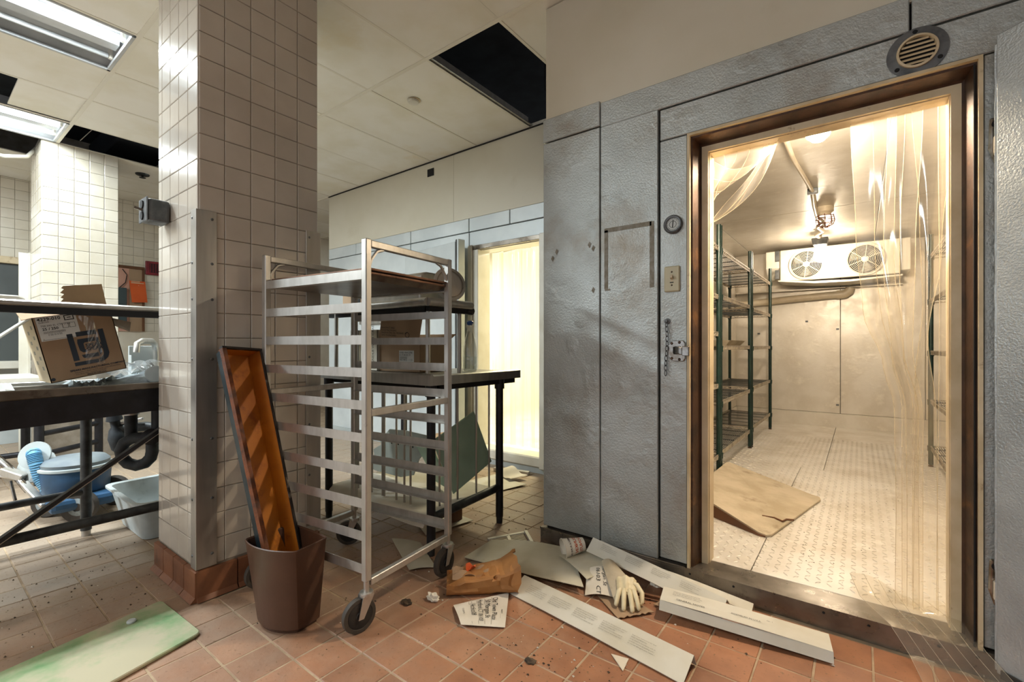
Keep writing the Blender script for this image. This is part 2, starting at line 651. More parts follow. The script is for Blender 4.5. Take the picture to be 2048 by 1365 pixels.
# ------------------------------------------------------------------ ceiling
S = 1.169
EYE = Vector((0, 0, 1.27))
CZ = 3.445
ce = thing('ceiling', 'suspended ceiling of cream lay-in tiles with stained and missing panels', 'ceiling', (0, 0, CZ), kind='structure')
GX, GY = .605 * S, 1.19 * S
X0, Y0 = -1.65 * S, .868 * S
ct = M().box(-GX / 2 + .006, GX / 2 - .006, -GY / 2 + .006, GY / 2 - .006, 0, .014)
ct_me = mesh('ceiling_tile', ct, 'ceil')
for i in range(-10, 8):
    for j in range(-4, 6):
        x, y = X0 + (i - .5) * GX, Y0 + (j + .5) * GY
        if (x > -1.9 and y > 3.4) or y > 3.9 and x > -6.5 or x < -9 or y > 8.1 or y < -3.9:
            continue
        if (i, j) in {(0, 1), (-3, -1), (-6, -1), (-5, -1), (-6, 0), (-7, -1), (-4, -3), (1, -3)}:
            continue
        inst(ct_me, 'ceiling_tile', ce, (x, y - 0, R.uniform(.0, .004)))
# remains of a broken tile beside the far fixture
part('ceiling_tile', M().box(-5.27 * S, -4.69 * S, .50 * S, .86 * S, CZ + .012, CZ + .026), 'ceil', ce)
tee = M()
for i in range(-10, 8):
    x = X0 + i * GX
    part('ceiling_tee', M().box(x - .011, x + .011, -3.5, 8.1 if x < -6.4 else (3.79 if x < -1.7 else 2.5), CZ - .001, CZ + .004), 'tee', ce)
for j in range(-3, 6):
    y = Y0 + j * GY
    if y > 3.9:
        part('ceiling_tee', M().box(-8.8, -6.3, y - .012, y + .012, CZ - .002, CZ + .004), 'tee', ce)
    else:
        x1 = 3.0 if y < 2.5 else -1.65
        part('ceiling_tee', M().box(-8.8, x1, y - .016, y + .016, CZ - .003, CZ + .006), 'tee', ce)
        part('tee_web', M().box(-8.8, x1, y - .002, y + .002, CZ, CZ + .04), 'tee', ce)
part('tee_flange', M().box(-2.25 * S, -2.225 * S, 2.09 * S, 3.24 * S, CZ + .012, CZ + .022), 'alu', ce)
part('tee_flange', M().box(-2.245 * S, -2.24 * S, 2.12 * S, 3.2 * S, CZ + .02, CZ + .08), 'alu', ce)
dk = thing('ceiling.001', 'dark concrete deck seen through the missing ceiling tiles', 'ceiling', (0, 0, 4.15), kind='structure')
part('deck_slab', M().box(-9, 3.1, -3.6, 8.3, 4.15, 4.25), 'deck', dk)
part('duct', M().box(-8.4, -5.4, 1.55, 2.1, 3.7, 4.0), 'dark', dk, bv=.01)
part('hanger_rod', M().tube([(-2.2, 3.4, 4.15), (-2.2, 3.4, 3.5)], .006, 6), 'jet', dk)
part('hanger_wire', M().tube([(-6.72, 1.17, 3.48), (-6.4, 1.6, 4.14)], .004, 5), 'alu', dk)

# ------------------------------------------------------------------ tiled walls and pillars
WT = .1274


def tile_mesh(wd, ht, d=.005):
    e = .003
    m = M()
    m.v = [Vector((sx * (wd / 2 - q), -dd, sz * (ht / 2 - q))) for q, dd in ((0, 0), (0, d * .55), (e, d)) for sx, sz in ((-1, -1), (1, -1), (1, 1), (-1, 1))]
    m.f = [(k + 4 * q, (k + 1) % 4 + 4 * q, (k + 1) % 4 + 4 * q + 4, k + 4 * q + 4) for q in (0, 1) for k in range(4)] + [(8, 9, 10, 11)]
    return m


TME = {}


def tiled(parent, o, dx, z0, z1, widths, skip=None, name='wall_tile', mt='tile', h=WT, g=.003):
    """rows of separate glazed tiles; o = lower left corner, dx = direction along the wall (tiles stand proud on its right hand side)"""
    o, dx = Vector(o), Vector(dx).normalized()
    rz = math.atan2(dx.y, dx.x)
    base = parent.matrix_basis.translation.copy()
    z = z0
    while z < z1 - .01:
        hh = min(h, z1 - z)
        s = 0
        for wd in widths:
            c = o + dx * (s + wd / 2) + Vector((0, 0, z + hh / 2 - o.z))
            s += wd
            if skip and skip(c):
                continue
            k = (round(wd - g, 4), round(hh - g, 4), mt)
            if k not in TME:
                TME[k] = mesh(name, tile_mesh(k[0], k[1]), mt)
            inst(TME[k], name, parent, c - base, (R.uniform(-.0025, .0025), 0, rz + R.uniform(-.003, .003)))
        z += hh


def rescale(*things):
    """place things measured against a nominal ceiling height at their real distance and size"""
    for t in things:
        t.location = EYE + (Vector(t.location) - EYE) * S
        t.scale = (S, S, S)


ZB = 1.27 - 1.27 / S       # floor level before rescaling


def pillar(label, x0, x1, y0, y1, fr, side, zt, base_):
    p = thing('pillar', label, 'pillar', (x1, y0, base_), kind='structure')
    part('pillar_core', M().box(x0, x1, y0, y1, base_, zt), 'grout', p)
    return p


p1 = pillar('broad tiled pillar with steel corner guards beside the rolling rack', -3.195, -2.623, .893, 1.52, 0, 0, CZ, 0)
# the near face stands a little out of square with the room
tiled(p1, (-2.623, .893, .16), (0, 1, 0), .16, CZ, [.117, .1285, .1285, .1285, .1245], mt='tile1')
tiled(p1, (-3.195, .893, .16), (1, 0, 0), .16, CZ, [.058, .1285, .1285, .1285, .1285], mt='tile1')
bt = lambda a0, b0, nrm: None
for k, wd in enumerate((.19, .19, .19, .08)):
    y = .875 + sum((.19, .19, .19, .08)[:k])
    part('base_tile', M().prism([(-2.618, y + .003, .152), (-2.601, y + .003, .148), (-2.601, y + .003, .025), (-2.585, y + .003, .004), (-2.618, y + .003, .0)], (0, wd - .006, 0)), 'base', p1)
for k in range(4):
    x = -3.21 + k * .152
    part('base_tile', M().prism([(x + .003, .889, .152), (x + .003, .871, .148), (x + .003, .871, .025), (x + .003, .85, .004), (x + .003, .889, 0)], (.146, 0, 0)), 'base', p1)
for y0_, y1_, zt_ in ((.878, .97, 1.945), (1.443, 1.535, 1.95)):
    near = y0_ < 1
    m = M().box(-2.614, -2.609, y0_, y1_, .158, zt_)
    if near:
        m.box(-2.675, -2.609, .876, .881, .158, zt_)
    g_ = part('corner_guard', m, 'steel', p1, bv=.0015)
    sm_ = M()
    for z in (.22, .5, .8, 1.2, 1.5, 1.68, zt_ - .04):
        sm_.lathe([(.0075, 0), (.005, .003)], 8, (-2.609, y1_ - .022 if near else y0_ + .02, z), rotto((1, 0, 0)))
        if near:
            sm_.lathe([(.0075, 0), (.005, .003)], 8, (-2.655, .876, z), rotto((0, -1, 0)))
    part('screw_heads', sm_, 'galv', g_)
p2_ = pillar('bright white tiled pillar beyond the sink table', -6.45, -5.888, .77, 1.307, 0, 0, 3.13, ZB)
tiled(p2_, (-5.888, .77, 1.2), (0, 1, 0), 1.18, 3.13, [.1074] * 5, h=.109)
tiled(p2_, (-6.428, .77, 1.2), (1, 0, 0), 1.18, 3.13, [.108] * 5, h=.109)
rescale(p2_)

wl = thing('wall_left', 'far tiled kitchen wall with a grey pass-through and a notice board', 'wall', (-7.5, 0, ZB), kind='structure')
part('wall_core', M().box(-7.65, -7.51, -3.6, 7.2, ZB, 3.8), 'grout', wl)
tiled(wl, (-7.51, .55, ZB), (0, 1, 0), 2.24, 3.13, [.11] * 4, h=.109)
tiled(wl, (-7.51, 1.6, ZB), (0, 1, 0), 1.45, 3.13, [.11] * 7, h=.109)
part('wall_tile_field', M().box(-7.512, -7.505, -3.5, .55, 2.24, 3.13).box(-7.512, -7.505, .99, 1.6, ZB, 3.13).box(-7.512, -7.505, 1.6, 7, ZB, 1.45).box(-7.512, -7.505, 2.37, 7, 1.45, 3.13), 'tile', wl)
part('wall_panel', M().box(-7.512, -7.50, -3.0, .935, ZB, 1.02), 'whiteg', wl)
wn = thing('window_1', 'dark grey closed pass-through with cream lintel and white ledge', 'window', (-7.5, .2, 1.1), kind='structure')
part('shutter', M().box(-7.515, -7.49, -1.2, .88, 1.1, 2.17), 'grey', wn)
part('lintel', M().box(-7.51, -7.45, -1.2, .93, 2.17, 2.245), 'cream', wn, bv=.004)
part('ledge', M().box(-7.51, -7.2, -1.2, .93, 1.02, 1.1), 'white', wn, bv=.006)
rescale(wl, wn)
post_ = solo('corner_post', M().prism([(x, y, ZB) for x, y in ((-6.5, .765), (-6.44, .765), (-6.44, .752), (-6.488, .752), (-6.488, .69), (-6.5, .69))], (0, 0, 2.17 - ZB)), 'white',
     'white angle post standing at the left side of the bright tiled pillar', 'post', kind='structure')
rescale(post_)
wc = thing('wall_rear', 'shaded wall at the end of the side corridor', 'wall', (-7, 6.5, 0), kind='structure')
part('wall_sheet', M().box(-8.9, -6.2, 6.5, 6.6, 0, 2.6), 'wood', wc)
part('wall_header', M().box(-8.9, -6.2, 6.48, 6.6, 2.6, 3.44), 'plaster', wc)
we = thing('wall_right', 'unseen end wall added on the right, dark grey to cut bounced light', 'wall', (3, 0, 0), kind='structure')
part('wall_sheet', M().box(3.0, 3.1, -3.6, 2.6, 0, 4.15), 'grey', we)  # out of view; dark grey holds back bounce onto faces turned right

# ------------------------------------------------------------------ first walk-in: front wall
wf = thing('wall_front', 'front of the first walk-in, dented embossed aluminium panels', 'wall', (-.5, 2.5, 0), kind='structure')


def panel(x0, x1, z0, z1, y=2.5, th=.05, mt='stucco', parent=wf, label=None):
    return part('panel', M().box(x0, x1, y, y + th, z0, z1), mt, parent, bv=.004, label=label)


panel(-1.632, -1.234, .112, 2.566, label='dented panel at the free corner')
panel(-1.228, -.884, .098, 2.563, label='panel with the stained outline of a lost notice')
panel(-.872, -.728, .112, 2.382, label='narrow panel with gauge and switch')
panel(-.872, 2.2, 2.387, 2.553)
panel(-1.635, -1.234, 2.574, 2.722)
panel(-1.228, .162, 2.562, 2.708)
panel(.170, 2.2, 2.562, 2.70)
panel(.378, 2.2, .112, 2.382)
part('joint_backing', M().box(-1.62, -.728, 2.53, 2.62, 0, 2.71).box(.378, 2.2, 2.53, 2.62, 0, 2.71).box(-.73, .38, 2.53, 2.62, 2.36, 2.71), 'gap', wf)
part('corner_return', M().box(-1.632, -1.60, 2.552, 3.78, .1, 2.72), 'stucco', wf)
part('base_channel', M().box(-1.65, -.735, 2.492, 2.53, 0, .098).box(.38, 2.2, 2.492, 2.53, 0, .098), 'sill', wf, bv=.003)
part('base_flange', M().box(-1.65, -1.234, 2.488, 2.5, .088, .1).box(-1.234, -.735, 2.49, 2.5, .075, .085), 'sill', wf)
# tape residue in the outline of a lost notice, and rub marks
tp = M()
for x0, x1, z0, z1 in ((-1.203, -1.18, 1.60, 1.945), (-.93, -.905, 1.59, 1.955), (-1.203, -.92, 1.932, 1.957), (-1.20, -1.165, 1.59, 1.60)):
    tp.box(x0, x1, 2.4985, 2.5005, z0, z1)
for x, z in ((-1.53, 1.86), (-1.56, 1.82), (-1.275, 1.85), (-1.30, 1.875), (-1.275, 1.60)):
    tp.add([(x - .012, 2.498, z), (x, 2.498, z - .02), (x + .012, 2.498, z + .005), (x, 2.498, z + .02)], [(0, 1, 2, 3)])
part('tape_residue', tp, mat('tape_residue', '#77705f', .7, c2='#8d8a80', ns=30), wf)
# dents hammered into the corner panel, as low domes of the same skin
for x, z, r, d in ((-1.50, 1.72, .085, .003), (-1.36, 1.42, .05, .003), (-1.42, 1.28, .05, .003),
                   (-1.02, .93, .06, .003)):
    part('dent', M().lathe([(r, 0), (r * .8, d * .5), (r * .45, d * .9), (.002, d)], 20, (x, 2.5005, z), rotto((0, -1, 0)), cap=False), 'stucco', wf, sm=60)
wsf = thing('wall_soffit', 'beige painted board between the walk-in and the ceiling', 'wall', (-.5, 2.515, 2.7), kind='structure')
part('board', M().box(-1.62, 2.2, 2.515, 2.6, 2.69, 3.44), 'plaster', wsf)
part('board_return', M().box(-1.62, -1.57, 2.6, 3.78, 2.69, 3.44), 'plaster', wsf)
# ------------------------------------------------------------------ first walk-in: doorway frame and sill
df = thing('door_1', 'tarnished doorway frame of the first walk-in with steel sill', 'door', (-.17, 2.5, 0), kind='structure')


def loopf(name, prof, mt, z_in, z0=.1, xa=-.726, xb=.376, zt=2.383, **kw):
    """sweep a jamb profile (offset from the outer edge, y) up the left jamb, over the head and down the right jamb"""
    m = M()
    k = len(prof)
    rows = []
    for o_, y_ in prof:
        rows.append([(xa + o_, y_, z0), (xa + o_, y_, zt - o_), (xb - o_, y_, zt - o_), (xb - o_, y_, z0)])
    m.v = [Vector(rows[j][i]) for i in range(4) for j in range(k)]
    m.f = [(i * k + j, (i + 1) * k + j, (i + 1) * k + (j + 1) % k, i * k + (j + 1) % k) for i in range(3) for j in range(k)]
    m.f += [tuple(range(k)), tuple(3 * k + j for j in range(k))[::-1]]
    return part(name, m, mt, df, **kw)


loopf('outer_trim', [(0, 2.49), (.013, 2.49), (.013, 2.53), (0, 2.53)], 'cream', 0)
loopf('jamb_face', [(.012, 2.512), (.022, 2.516), (.038, 2.59), (.05, 2.6), (.05, 2.64), (.012, 2.64)], 'brown', 0)
loopf('inner_lip', [(.04, 2.597), (.078, 2.597), (.078, 2.628), (.04, 2.628)], 'cream', 0)
loopf('inner_liner', [(.076, 2.615), (.082, 2.615), (.082, 2.70), (.076, 2.70)], 'cream', 0)

def hinge(label, zc):
    pts = [(.392, zc + .085), (.46, zc + .085), (.50, zc + .05), (.50, zc - .05), (.47, zc - .09), (.405, zc - .09), (.388, zc - .03)]
    h = part('hinge', M().prism([(x, 2.499, z) for x, z in pts], (0, -.016, 0)), 'chrome', df, bv=.005, label=label)
    part('knuckle', M().tube([(.425, 2.474, zc - .06), (.425, 2.474, zc + .03)], .015, 14), 'chrome', h, sm=40)
    part('cam_cover', M().prism([(.40, 2.483, zc - .06), (.43, 2.483, zc - .06), (.425, 2.455, zc - .06), (.40, 2.46, zc - .06)], (0, 0, .07)), 'pvc', h, bv=.004)
    part('bolt_hole', M().lathe([(.014, 0), (.014, .002)], 12, (.41, 2.483, zc + .06), rotto((0, -1, 0))), 'jet', h)


hinge('upper chrome hinge', 2.045)
hinge('lower chrome hinge', .375)
part('gasket_line', M().box(.352, .357, 2.505, 2.515, .1, 2.36), 'jet', df)
part('sill_plate', M().box(-.735, .382, 2.492, 2.657, .06, .1), 'sill', df, bv=.003)
part('sill_face', M().box(-.735, .385, 2.483, 2.495, .045, .1).box(-.735, .385, 2.49, 2.5, 0, .05), 'sill', df)
sm_ = M()
for x in (-.71, -.5, -.13, .03, .25, .36):
    sm_.lathe([(.006, 0), (.004, .003)], 8, (x, 2.483, .075), rotto((0, -1, 0)))
part('screw_heads', sm_, 'jet', df)

# ------------------------------------------------------------------ first walk-in: interior
CI = (-1.58, 1.12, 2.66, 8.03, .1, 2.68)
cf = thing('floor.001', 'tread plate floor inside the first walk-in, dusty and worn', 'floor', (-.2, 4, .1), kind='structure')
for x0, x1, y0, y1 in ((-1.6, -.455, 2.66, 5.2), (-.45, .6, 2.66, 5.2), (.605, 1.15, 2.66, 5.2), (-1.6, -.275, 5.205, 8.1), (-.27, 1.15, 5.205, 8.1)):
    part('floor_sheet', M().box(x0, x1, y0, y1, .06, .1), 'cfloor', cf, bv=.001)
lug = M()
pt = .046
for i in range(int(2.55 / pt)):
    for j in range(int(4.3 / pt)):
        x, y = -1.5 + i * pt, 2.72 + j * pt
        th = math.radians(48 if (i + j) % 2 else -48)
        c, s = math.cos(th), math.sin(th)
        L, W, H = .019, .005, .0042
        lug.add([(x + c * u - s * v, y + s * u + c * v, .1 + z) for u, v, z in ((-L, 0, 0), (0, -W, 0), (L, 0, 0), (0, W, 0), (-L * .55, 0, H), (L * .55, 0, H))],
                [(0, 1, 5, 4), (1, 2, 5), (2, 3, 4, 5), (3, 0, 4)])
part('tread_lugs', lug, 'cfloor', cf, stuff=True)
for nm, lb, boxes in (
        ('wall_cooler_left', 'pale metal left wall inside the first walk-in', [('x', -1.62, -1.58, (2.66, 3.85, 5.05, 6.25, 7.45, 8.07))]),
        ('wall_cooler_right', 'pale metal right wall inside the first walk-in', [('x', 1.12, 1.16, (2.66, 3.85, 5.05, 6.25, 7.45, 8.07))]),
        ('wall_cooler_back', 'dented metal back wall inside the first walk-in', [('y', 8.03, 8.07, (-1.6, -1.12, -.222, .68, 1.15))])):
    t = thing(nm, lb, 'wall', (0, 5, .1), kind='structure')
    for ax, a0, a1, cuts in boxes:
        for q0, q1 in zip(cuts[:-1], cuts[1:]):
            bx = M().box(a0, a1, q0 + .003, q1 - .003, .3, 2.7) if ax == 'x' else M().box(q0 + .003, q1 - .003, a0, a1, .3, 2.7)
            part('wall_panel', bx, 'cold', t, bv=.003)
        q0, q1 = cuts[0], cuts[-1]
        d = .014
        kb = M().box(a0 - d if a0 > 0 else a0, a1 + (d if a0 < 0 else 0), q0, q1, .09, .297) if ax == 'x' else M().box(q0, q1, a0 - d, a1, .09, .297)
        part('kick_plate', kb, 'cold', t, bv=.002)
        bk = M().box(a0 + (.02 if a0 > 0 else -.02), a1 + (.02 if a0 > 0 else -.02), q0, q1, .05, 2.75) if ax == 'x' else M().box(q0, q1, a0 + .02, a1 + .02, .05, 2.75)
        part('joint_backing', bk, 'gap', t)
    if nm.endswith('back'):
        cl = M()
        for x, z in ((-.25, .42), (-.25, 1.5), (-.62, 1.62), (-1.25, 1.45)):
            cl.box(x - .022, x + .012, 8.022, 8.032, z - .012, z + .012)
        part('lock_cover', cl, 'galv', t)
wi = thing('wall_cooler_front', 'inner face of the front wall of the first walk-in', 'wall', (0, 2.63, .1), kind='structure')
part('wall_panel', M().box(-1.6, -.66, 2.625, 2.66, .1, 2.7).box(.31, 1.15, 2.625, 2.66, .1, 2.7).box(-.66, .31, 2.625, 2.66, 2.31, 2.7), 'cold', wi)
cc = thing('ceiling.002', 'pale metal ceiling inside the first walk-in with one cross joint', 'ceiling', (-.2, 5, 2.68), kind='structure')
for x0, x1 in ((-1.6, -1.343), (-1.337, .152), (.158, 1.15)):
    for y0, y1 in ((2.66, 5.72), (5.73, 8.07)):
        part('ceiling_panel', M().box(x0, x1, y0, y1, 2.68, 2.72), 'cold', cc, bv=.003)
part('joint_backing', M().box(-1.65, 1.2, 2.6, 8.1, 2.7, 2.76), 'gap', cc)

# ------------------------------------------------------------------ second walk-in
w2 = thing('wall_back', 'front of the second walk-in, smooth pale metal panels', 'wall', (-4, 3.8, 0), kind='structure')
for x0, x1, z0, z1 in ((-6.24, -5.58, 2.53, 2.68), (-5.57, -4.44, 2.53, 2.68), (-4.43, -3.47, 2.53, 2.68), (-3.46, -2.9, 2.53, 2.68), (-2.89, -1.65, 2.53, 2.68),
                       (-6.24, -5.45, .1, 2.52), (-5.44, -4.44, 2.15, 2.52), (-4.43, -3.465, .1, 2.52), (-3.455, -1.65, 2.36, 2.52), (-5.44, -4.44, .1, 1.55)):
    part('panel', M().box(x0, x1, 3.8, 3.85, z0, z1), 'smoothp', w2, bv=.004)
part('joint_backing', M().box(-6.23, -3.42, 3.83, 3.9, 0, 2.67).box(-3.42, -1.65, 3.83, 3.9, 2.36, 2.67), 'gap', w2)
part('base_channel', M().box(-6.24, -3.4, 3.79, 3.83, 0, .1), 'whiteg', w2)
ws2 = thing('wall_soffit.001', 'pale painted board hanging above the second walk-in', 'wall', (-4, 3.79, 2.675), kind='structure')
part('board', M().box(-6.22, -3.69, 3.79, 3.84, 2.675, 3.44), 'plaster', ws2)
part('board', M().box(-3.687, -1.62, 3.79, 3.84, 2.675, 3.44), 'plaster', ws2)
part('beam_pocket', M().box(-4.115, -4.01, 3.782, 3.80, 3.275, 3.362), 'jet', ws2)
part('edge_molding', M().box(-6.22, -1.62, 3.774, 3.79, 3.434, 3.443), 'gap', ws2)
d2 = thing('door_2', 'white doorway frame of the second walk-in with raised sill', 'door', (-2.95, 3.8, 0), kind='structure')
part('jamb', M().box(-3.46, -3.40, 3.77, 3.9, .05, 2.37), 'white', d2, bv=.006)
part('jamb', M().box(-3.40, -3.325, 3.79, 4.0, .1, 2.33), 'white', d2, bv=.006)
part('jamb', M().box(-2.515, -2.40, 3.77, 4.0, .05, 2.37), 'white', d2, bv=.006)
part('head', M().box(-3.40, -2.5, 3.785, 3.84, 2.315, 2.365), 'sill', d2, bv=.004)
part('head', M().box(-3.40, -2.5, 3.84, 4.0, 2.31, 2.34), 'white', d2)
part('sill', M().box(-3.46, -2.40, 3.78, 4.0, .06, .165), 'white', d2, bv=.012)
part('sill_face', M().box(-3.46, -1.66, 3.80, 3.84, 0, .07), 'whiteg', d2)
i2 = thing('wall_cooler_left.001', 'bright metal lining of the second walk-in', 'wall', (-3.3, 5.5, .1), kind='structure')
for y0, y1 in ((4.0, 5.1), (5.106, 6.2), (6.206, 7.3), (7.306, 8.2)):
    part('wall_panel', M().box(-4.86, -4.8, y0, y1, .2, 2.85), 'white', i2, bv=.004)
part('wall_panel', M().box(-1.75, -1.68, 4.0, 8.2, .1, 2.85), 'white', i2)
part('wall_panel', M().box(-4.86, -1.68, 8.2, 8.26, .1, 2.85), 'white', i2)
part('wall_panel', M().box(-4.86, -3.4, 3.9, 4.0, .1, 2.85).box(-2.4, -1.68, 3.9, 4.0, .1, 2.85).box(-3.4, -2.4, 3.9, 4.0, 2.34, 2.85), 'white', i2)
part('kick_plate', M().box(-4.8, -4.785, 4, 8.2, .1, .24), 'cfloor', i2)
part('floor_sheet', M().box(-4.86, -3.123, 3.95, 8.2, .05, .1), 'cfloor', i2)
part('floor_sheet', M().box(-3.117, -1.68, 3.95, 8.2, .05, .1), 'cfloor', i2)
part('ceiling_panel', M().box(-4.86, -1.68, 3.95, 8.26, 2.85, 2.9), 'white', i2)
wn2 = thing('window_2', 'steel framed hatch in the second walk-in front, behind the rack', 'window', (-4.95, 3.8, 1.55), kind='structure')
part('hatch_frame', M().box(-5.44, -4.44, 3.76, 3.82, 2.10, 2.16).box(-4.49, -4.44, 3.76, 3.82, 1.55, 2.10).box(-5.44, -5.39, 3.76, 3.82, 1.55, 2.1).box(-5.39, -4.49, 3.76, 3.82, 1.55, 1.6), 'steel', wn2, bv=.004)
part('hatch_back', M().box(-5.39, -4.49, 3.84, 3.86, 1.6, 2.1), 'whiteg', wn2)
# ------------------------------------------------------------------ ceiling fixtures
def troffer(label, cx_, cy_, on, group='recessed fluorescent fixtures'):
    t = thing('ceiling_light', label, 'light fixture', (cx_, cy_, CZ), 0, group)
    hx, hy = GX / 2 - .012, GY / 2 - .012
    b = M()
    b.add([(cx_ + sx * (hx - q), cy_ + sy * (hy - q * .3), z) for q, z in ((.004, CZ + .004), (.05, CZ + .105)) for sx, sy in ((-1, -1), (1, -1), (1, 1), (-1, 1))],
          [(0, 1, 5, 4), (1, 2, 6, 5), (2, 3, 7, 6), (3, 0, 4, 7), (4, 5, 6, 7)])
    part('housing', b, 'fix', t)
    fr = M().box(cx_ - hx, cx_ + hx, cy_ + hy - .025, cy_ + hy, CZ - .008, CZ + .012).box(cx_ - hx, cx_ + hx, cy_ - hy, cy_ - hy + .025, CZ - .008, CZ + .012)
    fr.box(cx_ - hx, cx_ - hx + .028, cy_ - hy, cy_ + hy, CZ - .008, CZ + .012).box(cx_ + hx - .02, cx_ + hx, cy_ - hy, cy_ + hy, CZ - .008, CZ + .012)
    part('trim_frame', fr, 'fix', t, bv=.003)
    part('ballast_cover', M().prism([(cx_ - .075, cy_ - hy + .03, CZ + .09), (cx_ + .075, cy_ - hy + .03, CZ + .09), (cx_ + .05, cy_ - hy + .03, CZ + .03), (cx_ - .05, cy_ - hy + .03, CZ + .03)], (0, 2 * hy - .06, 0)), 'fix', t)
    for k, x in enumerate((cx_ + .165, cx_ - .165)):
        r_ = .019
        part('tube', M().tube([(x, cy_ - hy + .05, CZ + .03), (x, cy_ + hy - .05, CZ + .03)], r_, 12), 'tubeon' if on[k] else 'tubeoff', t, sm=40, label='lit tube' if on[k] else 'dead tube')
        for yy in (cy_ - hy + .035, cy_ + hy - .035):
            part('socket', M().box(x - .016, x + .016, yy - .012, yy + .012, CZ + .01, CZ + .09), 'white', t, bv=.004)
    return t


troffer('recessed ceiling light with one lit and one dead tube, nearest the broad pillar', X0 - 3.5 * GX, Y0 - .5 * GY, (1, 0))
troffer('recessed ceiling light with both tubes lit, above the bright white pillar', X0 - 6.5 * GX, Y0 - .5 * GY, (1, 1))
troffer('recessed ceiling light behind the viewpoint, over the sink side', X0 - 4.5 * GX, Y0 - 2.5 * GY, (1, 1))
troffer('recessed ceiling light behind the viewpoint, over the walk-in side', X0 + .5 * GX, Y0 - 2.5 * GY, (1, 1))
t = thing('smoke_detector', 'round white detector disc on the cream ceiling between pillar and missing panel', 'detector', (-2.707 * S, 2.347 * S, CZ))
part('disc', M().lathe([(.05, 0), (.052, -.012), (.045, -.022), (.02, -.026)], 24, (-2.707 * S, 2.347 * S, CZ)), 'white', t, sm=40)
part('mount_ring', M().lathe([(.055, 0), (.055, -.004)], 24, (-2.70 * S, 2.35 * S, CZ)), 'cream', t)
t = thing('sprinkler_head', 'dark sprinkler head under the ceiling right of the white pillar', 'sprinkler', (-6.23 * S, 1.588 * S, CZ))
part('escutcheon', M().lathe([(.075, 0), (.07, -.012), (.03, -.018)], 20, (-6.23 * S, 1.588 * S, CZ)), 'iron', t, sm=40)
part('deflector', M().lathe([(.012, -.015), (.012, -.04), (.035, -.042), (.035, -.046)], 16, (-6.23 * S, 1.588 * S, CZ)), 'iron', t, sm=40)
hc = solo('hanging_conduit', M().tube([(-6.35, .85, 3.35), (-6.28, .79, 3.16), (-6.1, .70, 3.0), (-5.75, .52, 2.86), (-5.4, .30, 2.78)], .016, 10), 'white', 'white flexible conduit hanging out of a missing ceiling panel', 'conduit', sm=60)
rescale(hc)

# ------------------------------------------------------------------ things on the pillar
t = thing('outlet_box', 'grey metal twist-lock outlet box on the broad pillar', 'outlet', (-3.05, .885, 1.985))
part('box', M().prism([(-3.11, .885, 1.93), (-3.11, .885, 2.05), (-2.99, .885, 2.05), (-2.99, .885, 1.93)], (0, -.10, 0)), 'galv', t, bv=.014, seg=2)
part('cover_plate', M().prism([(-3.115, .785, 1.925), (-3.115, .785, 2.055), (-2.985, .785, 2.055), (-2.985, .785, 1.925)], (0, -.008, 0)), 'galv', t, bv=.006)
for z in (1.96, 2.02):
    part('socket', M().lathe([(.022, 0), (.022, .006)], 16, (-3.05, .777, z), rotto((0, -1, 0))), 'jet', t)
part('lever', M().bar((-3.05, .777, 1.99), (-3.06, .745, 2.0), .012, .012), 'chrome', t)

# ------------------------------------------------------------------ things on the walk-in front
t = thing('dial_thermometer', 'round dial thermometer on the walk-in front beside the doorway', 'thermometer', (-.80, 2.5, 1.918))
part('bezel', M().lathe([(.05, 0), (.05, .012), (.044, .018), (.036, .016), (.034, .008)], 32, (-.80, 2.5, 1.918), rotto((0, -1, 0)), cap=False), 'galv', t, sm=35)
part('dial', M().lathe([(.037, .006), (.037, .009)], 24, (-.80, 2.5, 1.918), rotto((0, -1, 0))), 'gauge', t)
tk = M()
for k in range(24):
    a_ = PI * 2 * k / 24
    tk.cbox((-.80 + .03 * math.cos(a_), 2.490, 1.918 + .03 * math.sin(a_)), (.0016, .001, .006 if k % 3 else .010), Matrix.Rotation(PI / 2 - a_, 3, 'Y'))
tk.cbox((-.80, 2.4895, 1.921), (.004, .001, .038), Matrix.Rotation(.1, 3, 'Y'))
tk.lathe([(.017, 0), (.019, 0)], 20, (-.80, 2.4898, 1.918), rotto((0, -1, 0)), cap=False)
part('dial_marks', tk, 'ink', t)
sm_ = M()
for a_ in (.5 * PI, PI * 7 / 6, PI * 11 / 6):
    sm_.lathe([(.005, 0), (.003, .003)], 8, (-.80 + .044 * math.cos(a_), 2.486, 1.918 + .044 * math.sin(a_)), rotto((0, -1, 0)))
part('screws', sm_, 'jet', t)
t = thing('light_switch', 'ivory toggle switch plate on the walk-in front beside the doorway', 'switch', (-.805, 2.5, 1.553))
part('plate', M().box(-.847, -.763, 2.488, 2.5, 1.557, 1.695), 'plateb', t, bv=.006)
part('toggle', M().bar((-.805, 2.489, 1.63), (-.803, 2.468, 1.637), .014, .016), 'pvc', t, bv=.002)
part('toggle_slot', M().box(-.811, -.799, 2.487, 2.489, 1.612, 1.650), 'cream', t)
part('screws', M().lathe([(.005, 0), (.003, .003)], 8, (-.805, 2.488, 1.663), rotto((0, -1, 0))).lathe([(.005, 0), (.003, .003)], 8, (-.805, 2.488, 1.592), rotto((0, -1, 0))), 'brown', t)
part('position_mark', M().box(-.815, -.795, 2.4872, 2.489, 1.604, 1.609), 'ink', t)
t = thing('door_latch', 'chrome door strike latch on the walk-in front beside the doorway', 'latch', (-.775, 2.5, 1.19))
part('base_plate', M().prism([(-.825, 2.5, 1.21), (-.825, 2.5, 1.27), (-.80, 2.5, 1.295), (-.745, 2.5, 1.295), (-.735, 2.5, 1.28), (-.735, 2.5, 1.20), (-.745, 2.5, 1.185), (-.80, 2.5, 1.185)], (0, -.012, 0)), 'chrome', t, bv=.003)
